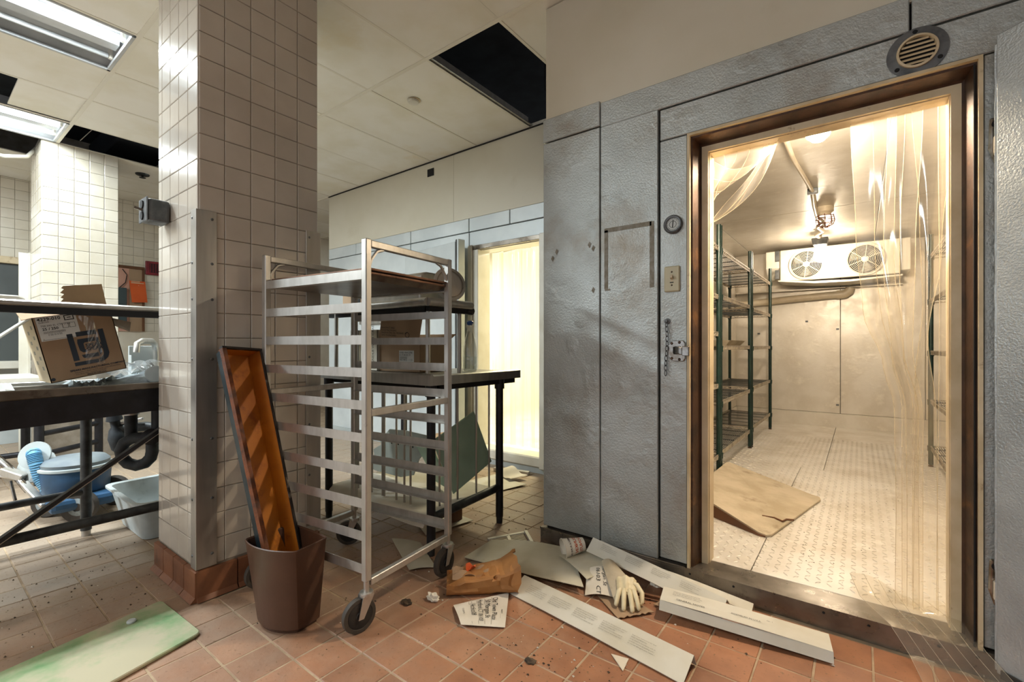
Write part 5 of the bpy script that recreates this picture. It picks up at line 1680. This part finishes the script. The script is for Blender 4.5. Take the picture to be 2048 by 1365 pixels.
# notice board corner on the far wall
nb = thing('notice_board', 'brown framed pinkish board on the far tiled wall', 'board', (-7.49, 1.78, 1.75))
part('board_face', M().box(-7.5, -7.488, 1.60, 1.90, 1.45, 2.26), 'pink', nb)
part('board_frame', M().box(-7.5, -7.475, 1.60, 1.93, 2.255, 2.29).box(-7.5, -7.475, 1.90, 1.93, 1.45, 2.255), 'wood', nb, bv=.004)
part('inner_plank', M().box(-7.488, -7.478, 1.77, 1.90, 1.45, 2.25), 'card', nb)
t = thing('clipboard_holder', 'slate blue file holder hanging on the board by a cord', 'holder', (-7.47, 1.68, 1.6))
part('holder_body', M().box(-7.488, -7.45, 1.61, 1.74, 1.50, 2.0), 'slate', t, bv=.005)
part('cord', M().tube([(-7.47, 1.67, 2.0), (-7.475, 1.73, 2.07), (-7.475, 1.745, 2.17), (-7.48, 1.70, 2.24)], .005, 5), 'jet', t, sm=60)
t = thing('orange_booklet', 'orange booklet hanging on the notice board by the far wall', 'booklet', (-7.45, 1.84, 1.85))
part('cover', M().prism([(-7.476, 1.765, 2.10), (-7.476, 1.93, 2.10), (-7.455, 1.95, 1.83), (-7.455, 1.79, 1.82)], (.012, 0, 0)), 'orange', t)
part('cover_picture', M().prism([(-7.461, 1.83, 2.02), (-7.461, 1.86, 2.045), (-7.461, 1.89, 2.035), (-7.461, 1.88, 1.995), (-7.461, 1.845, 1.985)], (.0015, 0, 0)), 'label_', t)
q = M().box(0, .13, 0, .012, 0, .001).box(0, .09, .03, .034, 0, .001).box(0, .09, .02, .024, 0, .001)
part('cover_print', q.xf(frame3((-7.4625, 1.785, 2.065), (0, 1, 0), (0, 0, 1))), 'cream', t)
t = thing('alarm_plate', 'red square grille plate on the far tiled wall above the board', 'alarm', (-7.49, 2.05, 2.25))
part('plate', M().box(-7.502, -7.475, 1.94, 2.16, 2.2, 2.38), 'red', t, bv=.006)
part('grille', M().box(-7.475, -7.470, 1.98, 2.12, 2.23, 2.35), 'darkr', t)
for k in range(5):
    part('grille_bar', M().box(-7.472, -7.464, 1.985 + k * .029, 1.992 + k * .029, 2.235, 2.345), 'red', t)

rescale(*[o for o in bpy.data.objects if o.name in ('notice_board', 'clipboard_holder', 'orange_booklet', 'alarm_plate')])
# ------------------------------------------------------------------ litter in front of the walk-in
def patch(name, label, cat, c4, mt, t=.003, fn=None, nu=12, nv=12, group=None):
    """thin sheet over four floor corners (x, y[, z]) with a height function"""
    P = [Vector(p if len(p) == 3 else p + (.004,)) for p in c4]

    def f(u, v):
        p = P[0].lerp(P[1], u).lerp(P[3].lerp(P[2], u), v)
        if fn:
            p.z += fn(u, v)
        return p
    th = thing(name, label, cat, ((P[0] + P[2]) / 2 - Vector((0, 0, (P[0].z + P[2].z) / 2))), 0, group)
    part(name + '_sheet', M().sheet(f, nu, nv, t), mt, th, sm=50)
    return th, f


def lines_on(f, spec, mt, parent, name='lettering', lift=.0035, flip=False):
    """flat lettering carried on a sheet: spec = (text, u, v, size in u, aspect, direction)"""
    m = M()
    for s, u0, v0, h, sx, rot, sh in spec:
        q = text(s, 1.0, shear=sh)
        vs = []
        c, sn = math.cos(rot), math.sin(rot)
        for p in q.v:
            a_, b_ = p.x * h * sx, p.y * h
            u, v = u0 + a_ * c - b_ * sn, v0 + a_ * sn + b_ * c
            vs.append(f(min(max(u, 0), 1), min(max(v, 0), 1)) + Vector((0, 0, lift)))
        m.add(vs, q.f)
    return part(name, m, mt, parent)


fl1, f1 = patch('flattened_carton', 'large grey flattened carton lying behind the paper bag', 'cardboard', [(-1.875, 2.014), (-1.12, 2.09, .02), (-1.40, 2.44, .03), (-1.90, 2.30)], 'flat',
                fn=lambda u, v: .006 + .03 * max(0, u - .55) * (1 - v) + .02 * math.sin(u * 3.1) * v)
patch('torn_carton_flap', 'folded carton flap under the paper cup by the wall base', 'cardboard', [(-1.39, 2.30, .05), (-1.13, 2.14, .055), (-1.04, 2.33, .07), (-1.29, 2.47, .06)], 'flat', fn=lambda u, v: .01 * math.sin(u * 3))
# bag
bg = thing('paper_bag', 'crumpled brown paper bag lying open on its side', 'bag', (-1.56, 1.86, 0))
ax = Vector((.26, .25, 0)).normalized()
sd = Vector((ax.y, -ax.x, 0))
B0 = Vector((-1.715, 1.71, 0))
rr = random.Random(5)
jit = [[rr.uniform(-1, 1) for _ in range(16)] for _ in range(12)]


def bagf(u, v):
    L = .36
    w_ = .085 + .02 * u
    h_ = .085 + .05 * u ** 2
    a_ = 2 * PI * v
    cx, cz = math.cos(a_), math.sin(a_)
    e = .55
    X_ = w_ * (abs(cx) ** e) * (1 if cx > 0 else -1)
    Z_ = h_ * .5 * (1 + (abs(cz) ** e) * (1 if cz > 0 else -1))
    i, j = int(u * 11), int(v * 16) % 16
    k = jit[min(i, 11)][j] * .010 * (.3 + u)
    flare = 1 + .22 * max(0, u - .75) * 4 * abs(cx)
    p = B0 + ax * (L * u + k - .05 * (1 if cz > 0 else 0) * (1 - u) * 0) + sd * (X_ * flare + k) + Vector((0, 0, max(.004, Z_ + k)))
    if u > .8 and cz > .2:
        p.z += (u - .8) * .22 * abs(math.sin(v * 9))
    if u < .25 and cz > .3:
        p.z -= .04 * (1 - u / .25)
    return p


part('bag_body', M().sheet(bagf, 16, 32, .0008), 'kraft', bg, sm=18)
part('bag_bottom', M().sheet(lambda u, v: bagf(.02, v).lerp(B0 + ax * .03 + Vector((0, 0, .04)), u), 3, 32, .0006), 'kraft', bg, sm=18)
nk = M().sheet(lambda u, v: B0 + ax * (.03 + .2 * u) + sd * (-.05 + .10 * v) + Vector((0, 0, .085 + .022 * math.sin(u * 9 + v * 4) * math.sin(v * 7))), 12, 10, .001)
part('wadded_wrapper', nk, 'card', bg, sm=30)
part('orange_scrap', M().sheet(lambda u, v: B0 + ax * (.10 + .05 * u) + sd * (-.03 + .04 * v) + Vector((0, 0, .107 + .015 * math.sin(u * 5 + v * 4))), 5, 4, .001), 'orange', bg)
# handwritten sheet
n1, fn1 = patch('handwritten_note', 'handwritten delivery note lying under the paper bag', 'paper', [(-1.575, 1.616), (-1.431, 1.517), (-1.266, 1.627), (-1.43, 1.87)], 'paper', .001,
                fn=lambda u, v: .004 + .010 * math.sin(u * 2.5) * (1 - v), nu=10, nv=10)
H = -PI / 2 * 0
lines_on(fn1, [('Old Town Plaza', .08, .70, .15, .75, 0, .2), ('50 Morgan St', .10, .56, .15, .8, 0, .2), ('Hartford CT 06103', .05, .42, .14, .72, 0, .2), ('- 14cc6cc08', .06, .28, .15, .8, 0, .2)], 'ink', n1)
lines_on(fn1, [('PARTY ______', .52, .88, .05, .8, 0, 0), ('TOTAL MI. PN. (', .30, .12, .05, .8, 0, 0)], 'ink', n1, 'printed_lines')
rl = M()
for v in (.68, .54, .40, .26):
    a_, b_, c_, d_ = fn1(.05, v), fn1(.95, v), fn1(.95, v + .008), fn1(.05, v + .008)
    rl.add([p + Vector((0, 0, .0025)) for p in (a_, b_, c_, d_)], [(0, 1, 2, 3)])
part('ruled_lines', rl, 'grey_ink', n1, stuff=True)
n2, fn2 = patch('handwritten_note', 'handwritten delivery note curled against a leaning tan card', 'paper', [(-1.07, 2.285, .08), (-1.176, 2.237, .06), (-1.109, 2.083, .012), (-.97, 2.125, .03)], 'paper', .001,
                fn=lambda u, v: .012 * math.sin(u * 3) + .008 * math.sin(v * 5), nu=10, nv=10)
lines_on(fn2, [('CT 06103', .05, .80, .17, .95, -PI * 0, .2)] if False else [('06103', .60, .10, .22, .9, PI / 2, .2), ('CT', .60, .72, .22, .9, PI / 2, .2), ('Morgan St', .34, .05, .20, .8, PI / 2, .2), ('Plaza', .08, .2, .20, .9, PI / 2, .2)], 'ink', n2)
patch('tan_card', 'tan board leaning over the curled note with a glove on it', 'cardboard', [(-1.115, 2.28, .105), (-1.06, 2.31, .11), (-.875, 2.20, .06), (-.955, 2.09, .03)], 'tan', fn=lambda u, v: .012 * math.sin(u * PI))
patch('torn_card', 'torn piece of orange brown cardboard flat on the tiles', 'cardboard', [(-1.058, 2.119), (-.921, 2.20), (-.775, 2.14), (-.893, 1.998)], 'card', fn=lambda u, v: .004 + .006 * u * v + .004 * math.sin(u * 31) * v)
solo('wood_strip', M().bar((-.97, 2.22, .02), (-.62, 2.30, .018), .018, .014), 'wood', 'thin dark wooden strip lying under the printed corner board', 'strip')
patch('carton_scrap', 'brown scrap of carton near the sill under the printed board', 'cardboard', [(-.80, 2.20), (-.66, 2.22), (-.58, 2.31), (-.76, 2.34)], 'card', fn=lambda u, v: .006)
# glove
gl = thing('latex_glove', 'cream latex glove draped over the tan card', 'glove', (-.91, 2.17, .03))
def skin(verts, edges, radii, name, mt, parent, sub=2):
    me = bpy.data.meshes.new(name)
    root = parent
    inv = TM[root.name].inverted()
    me.from_pydata([tuple(inv @ Vector(v)) for v in verts], edges, [])
    o = bpy.data.objects.new(name, me)
    COL.objects.link(o)
    o.parent = parent
    me.materials.append(K[mt])
    s = o.modifiers.new('skin', 'SKIN')
    s.use_smooth_shade = True
    for v, r in zip(me.skin_vertices[0].data if me.skin_vertices else [], radii):
        v.radius = r
    ss = o.modifiers.new('sub', 'SUBSURF')
    ss.levels = sub
    ss.render_levels = sub
    return o


m = M()
pb = Vector((-.945, 2.215, .085))
fwd, sid = Vector((.42, -.9, -.16)).normalized(), Vector((.9, .42, 0)).normalized()
m.sheet(lambda u, v: pb + sid * ((u - .5) * .10 * (1 - .1 * v)) + fwd * (.10 * v) + Vector((0, 0, .018 * math.sin(u * PI) + .004 * math.sin(u * 17) + .003 * math.sin(v * 14) - .02 * v)), 14, 10, .012)
part('palm', m, 'glove', gl, sm=60)
for k, (off, ln_, sp, dz) in enumerate(((-.038, .045, -.35, .0), (-.014, .07, -.05, .0), (.014, .075, .12, .002), (.036, .06, .3, .0))):
    p0 = pb + fwd * .095 + sid * off + Vector((0, 0, -.004))
    d = (fwd + sid * sp).normalized()
    p1, p2 = p0 + d * ln_ * .5 + Vector((0, 0, -.012)), p0 + d * ln_ + Vector((0, 0, -.036 - dz))
    p2.z = max(p2.z, .018)
    p1.z = max(p1.z, .02)
    part('finger', M().tube([p0 - d * .02, p0, p0.lerp(p1, .6), p1, p1.lerp(p2, .6), p2, p2 + (p2 - p1).normalized() * .006], [.010, .0125, .012, .0115, .011, .010, .004], 10), 'glove', gl, sm=60)
p0 = pb + sid * .05 + fwd * .03
part('thumb', M().tube([p0 - sid * .02, p0 + Vector((0, 0, -.006)), p0 + sid * .022 + fwd * .035 + Vector((0, 0, -.02)), p0 + sid * .02 + fwd * .075 + Vector((0, 0, -.036)), p0 + sid * .012 + fwd * .09 + Vector((0, 0, -.04))], [.011, .013, .0125, .011, .005], 10), 'glove', gl, sm=60)
# cup
cp = thing('paper_cup', 'white paper cup with orange and plum print lying on its side', 'cup', (-1.33, 2.43, .06))
c0 = Vector((-1.365, 2.30, .098))
cd_ = Vector((.62, .75, .12)).normalized()
q = rotto(cd_)
part('cup_wall', M().lathe([(.055, 0), (.052, .02), (.036, .125), (.030, .125), (.049, .005)], 32, c0, q, cap=False).lathe([(.035, .12), (.035, .122)], 24, c0, q), 'napkin', cp, sm=40)
part('cup_rim', M().tube([c0 + q @ Vector((.055 * math.cos(k * PI / 12), .055 * math.sin(k * PI / 12), 0)) for k in range(24)], .0025, 5, closed=True), 'paper', cp, sm=60)
for s, z, h, mt_ in (("DUNKIN'", .066, .026, 'orange'), ('DONUTS', .095, .024, 'orange'), ('AMERICA RUNS ON', .034, .015, 'darkr')):
    tq = text(s, 1.0, 'CENTER', off=.02)
    vs = []
    for p in tq.v:
        zz = z - p.y * h + h * .4
        r = .052 - .1524 * (zz - .02) + .0008
        a_ = math.atan2(*(q.inverted() @ Vector((.6, -.7, .5)))[1::-1]) if False else 0
        vs.append((p.x * h / r, zz, r))
    vd = q.inverted() @ Vector((.5, -.75, .55))
    a0 = math.atan2(vd.y, vd.x)
    part('lettering', M().add([c0 + q @ Vector((r * math.cos(a0 + a_), r * math.sin(a0 + a_), zz)) for a_, zz, r in vs], tq.f), mt_, cp)
# printed corner boards
def corner_board(label, A, Bv, wv, wv2, mt='cardw', lines=3, txt=(), lt='ink'):
    """folded strip: ridge from A to B, broad leaf along wv, narrow leaf along wv2"""
    A, Bv, wv, wv2 = Vector(A), Vector(Bv), Vector(wv), Vector(wv2)
    t = thing('corner_board', label, 'corner board', (A + Bv) / 2 - Vector((0, 0, ((A + Bv) / 2).z)), 0, 'printed corner boards by the walk-in')
    rr = random.Random(int(abs(A.x) * 1000))
    part('broad_leaf', M().sheet(lambda u, v: A.lerp(Bv, u) + wv * v * (1 + .004 * math.sin(u * 20)) + Vector((0, 0, .003 * math.sin(u * 4))), 24, 3, .003), mt, t, sm=50)
    part('narrow_leaf', M().sheet(lambda u, v: A.lerp(Bv, u) + wv2 * v + Vector((0, 0, .003 * math.sin(u * 4))), 24, 2, -.003), mt, t, sm=50)
    X_ = (Bv - A).normalized()
    fr = frame3(A + Vector((0, 0, .0045)), X_, -wv)
    m = M()
    for s, x, y, h in txt:
        tq = text(s, h)
        m.add([v + Vector((x, y, .001)) for v in tq.v], tq.f)
    if txt:
        part('lettering', m.xf(fr), lt, t)
    return t


para = ['AREA NOMINATED', 'to be fitted in accordance with the instructions supplied', 'carefully remove all packing and check the contents', 'do not use damaged parts, return them to the maker', 'keep these instructions for later reference']
tx1 = []
for b_ in range(5):
    for k in range(5):
        tx1.append((para[(k + b_) % 5][:34], .08 + b_ * .145, -.045 - k * .0105, .0085))
corner_board('long white printed corner board nearest the viewpoint on the tiles', (-1.42, 1.992, .052), (-.52, 1.876, .055), (-.006, -.122, -.046), (.004, .022, -.048), txt=tx1, lt='grey_ink')
tx2 = []
for b_ in range(4):
    for k in range(4):
        tx2.append((para[(k + b_) % 5][:34], .07 + b_ * .15, -.02 - k * .009, .007))
corner_board('printed corner board leaning on the base of the walk-in wall', (-1.225, 2.40, .165), (-.50, 2.345, .075), (-.012, -.062, -.060), (.004, .03, -.03), txt=tx2, lt='grey_ink')
corner_board('plain corner board edge lying behind the leaning printed board', (-.90, 2.44, .085), (-.40, 2.42, .055), (.0, -.05, -.02), (0, .02, -.04))
tx3 = [('GENERAL NOTES', .07, -.088, .016), ('installation instructions and parts list', .05, -.030, .008), ('do not use damaged parts, return them', .05, -.042, .008), ('keep these instructions for reference', .05, -.054, .008), ('ASSEMBLED IN U.S.A.', .30, -.070, .013), ('No. 1', .44, -.05, .010)]
wcb = corner_board('white printed corner board lying in front of the walk-in sill', (-.765, 2.245, .092), (-.105, 2.35, .058), (.02, -.112, -.008), (0, .015, -.04), txt=tx3)
part('front_leaf', M().sheet(lambda u, v: Vector((-.745, 2.132, .082)).lerp(Vector((-.084, 2.238, .047)), u) + Vector((.002, -.016, -.038)) * v, 24, 3, .003), 'cardw', wcb, sm=50)
# small litter
def wad(name, label, cat, c, s, mt, seed, flat=.5):
    rr = random.Random(seed)
    bm = bmesh.new()
    bmesh.ops.create_icosphere(bm, subdivisions=3, radius=1)
    m = M()
    ph = [rr.uniform(0, 6) for _ in range(6)]
    for v in bm.verts:
        k = 1 + .28 * math.sin(v.co.x * 5 + ph[0]) * math.sin(v.co.y * 6 + ph[1]) + .2 * math.sin(v.co.z * 9 + ph[2] + v.co.x * 4) + rr.uniform(-.08, .08)
        m.v.append(Vector(c) + Vector((v.co.x * s[0] * k, v.co.y * s[1] * k, max(-flat * s[2], v.co.z * s[2] * k) + flat * s[2] + .002)))
    m.f = [[v.index for v in f.verts] for f in bm.faces]
    bm.free()
    return solo(name, m, mt, label, cat, sm=22)


wad('paper_napkin', 'small crumpled white napkin beside the paper bag', 'napkin', (-1.70, 1.60, 0), (.035, .022, .02), 'napkin', 1)
wad('paper_napkin', 'crumpled white napkin by the sill beyond the glove', 'napkin', (-.855, 2.40, 0), (.03, .02, .028), 'napkin', 2)
wad('dust_clump', 'dark dust clump with a twig beside the front caster', 'debris', (-1.78, 1.50, 0), (.028, .02, .008), 'dirt', 3)
wad('dust_clump', 'grey dust clump on the tiles below the printed board', 'debris', (-1.055, 1.52, 0), (.022, .016, .004), 'dirt', 4)
wad('stone_chip', 'pale stone chip on the tiles at the bottom edge', 'chip', (-.90, 1.45, 0), (.016, .014, .006), 'chip', 5)
solo('mesh_scrap', M().add([(-.815, 1.755, .003), (-.745, 1.77, .003), (-.735, 1.69, .003), (-.82, 1.80, .003)][:3], [(0, 1, 2)]).add([(-.815, 1.755, .005), (-.745, 1.77, .005), (-.735, 1.69, .005)], [(0, 2, 1)]), 'chip', 'small triangular scrap of pale mesh on the tiles', 'scrap')
# loose grille, boards and pipe on the far floor
vg = thing('floor_grille', 'white slotted grille lying on the tiles at the walk-in corner', 'grille', (-1.72, 2.33, 0))
part('grille_frame', M().bar((-1.80, 2.54, .012), (-1.60, 2.36, .012), .02, .02).bar((-1.80, 2.54, .008), (-1.93, 2.30, .008), .02, .012).bar((-1.76, 2.20, .008), (-1.60, 2.36, .008), .02, .012).bar((-1.86, 2.42, .008), (-1.69, 2.27, .008), .02, .012), 'white', vg)
for k in range(14):
    a_, b_ = Vector((-1.81, 2.52, .006)).lerp(Vector((-1.62, 2.35, .006)), k / 13), Vector((-1.93, 2.31, .006)).lerp(Vector((-1.75, 2.19, .006)), k / 13)
    part('grille_slat', M().bar(a_, b_, .006, .008), 'pvc', vg)
patch('white_board', 'grey white board lying on the floor under the rack', 'board', [(-2.44, 1.93), (-2.24, 2.0), (-1.92, 1.83), (-2.02, 1.72)], 'flat', fn=lambda u, v: .006 + .008 * math.sin(u * 3))
patch('torn_board', 'white torn board lying in front of the second walk-in sill', 'board', [(-2.95, 2.75), (-2.62, 2.72), (-2.40, 3.40), (-2.85, 3.5)], 'cardw', fn=lambda u, v: .006 + .004 * math.sin(u * 9 + v * 5))
patch('torn_board', 'creamy crumpled sheet against the second walk-in sill', 'board', [(-2.80, 3.45, .06), (-2.58, 3.40, .02), (-2.50, 3.56, .03), (-2.72, 3.60, .09)], 'paper', fn=lambda u, v: .012 * math.sin(u * 8))
patch('floor_board', 'pale board lying under the right end of the work table', 'board', [(-2.50, 2.20), (-2.30, 2.10), (-2.22, 2.48), (-2.40, 2.5)], 'cardw', fn=lambda u, v: .006)
solo('metal_strip', M().bar((-2.95, 3.62, .02), (-2.58, 3.70, .02), .05, .03), 'alu', 'bright metal strip lying along the second walk-in sill', 'strip')
solo('wood_block', M().cbox((-2.33, 2.40, .10), (.07, .10, .19)), 'wood', 'dark wooden block under the work table rail', 'block', bv=.004)
# scattered crumbs
cr = M()
ch = M()
rr = random.Random(21)
def crumb(m, x, y, s):
    a_ = rr.uniform(0, 6)
    m.add([(x + s * math.cos(a_ + k * 2.1), y + s * math.sin(a_ + k * 2.1) * .7, .001) for k in range(3)] + [(x, y, .001 + s * .7)], [(0, 1, 3), (1, 2, 3), (2, 0, 3)])
for k in range(520):
    c = rr.choice(((-3.35, .75, .45), (-3.0, .55, .5), (-1.2, 1.6, .25), (-.9, 1.55, .18), (-2.0, 1.6, .4), (-.6, 2.2, .3), (-1.9, 2.4, .3), (-3.4, .4, .4)))
    x, y = rr.gauss(c[0], c[2]), rr.gauss(c[1], c[2] * .6)
    if (x > -1.7 and y > 2.45) or (-3.22 < x < -2.58 and .84 < y < 1.55) or (-2.76 < x < -2.1 and y < .8):
        continue
    crumb(cr if rr.random() < .72 else ch, x, y, rr.choice((.003, .004, .005, .008)))
for k in range(90):
    crumb(cr, rr.uniform(-.5, .35), rr.uniform(2.75, 5), rr.choice((.003, .005)))
cv = M()
cr.v = [v + Vector((0, 0, .1)) if v.y > 2.74 and v.x > -.55 and v.z < .05 else v for v in cr.v]
solo('floor_crumbs', cr, 'dirt', 'dark crumbs of dirt scattered over the tile floor', 'dirt', kind='stuff')
solo('floor_chips', ch, 'chip', 'pale chips scattered over the tile floor', 'chips', kind='stuff')
solo('bottle_cap', M().lathe([(.018, 0), (.018, .006), (.014, .01)], 16, (-2.63, .63, .018)), 'tub', 'small clear plastic disc lying on the dusty tiles near the green board', 'disc', sm=40)
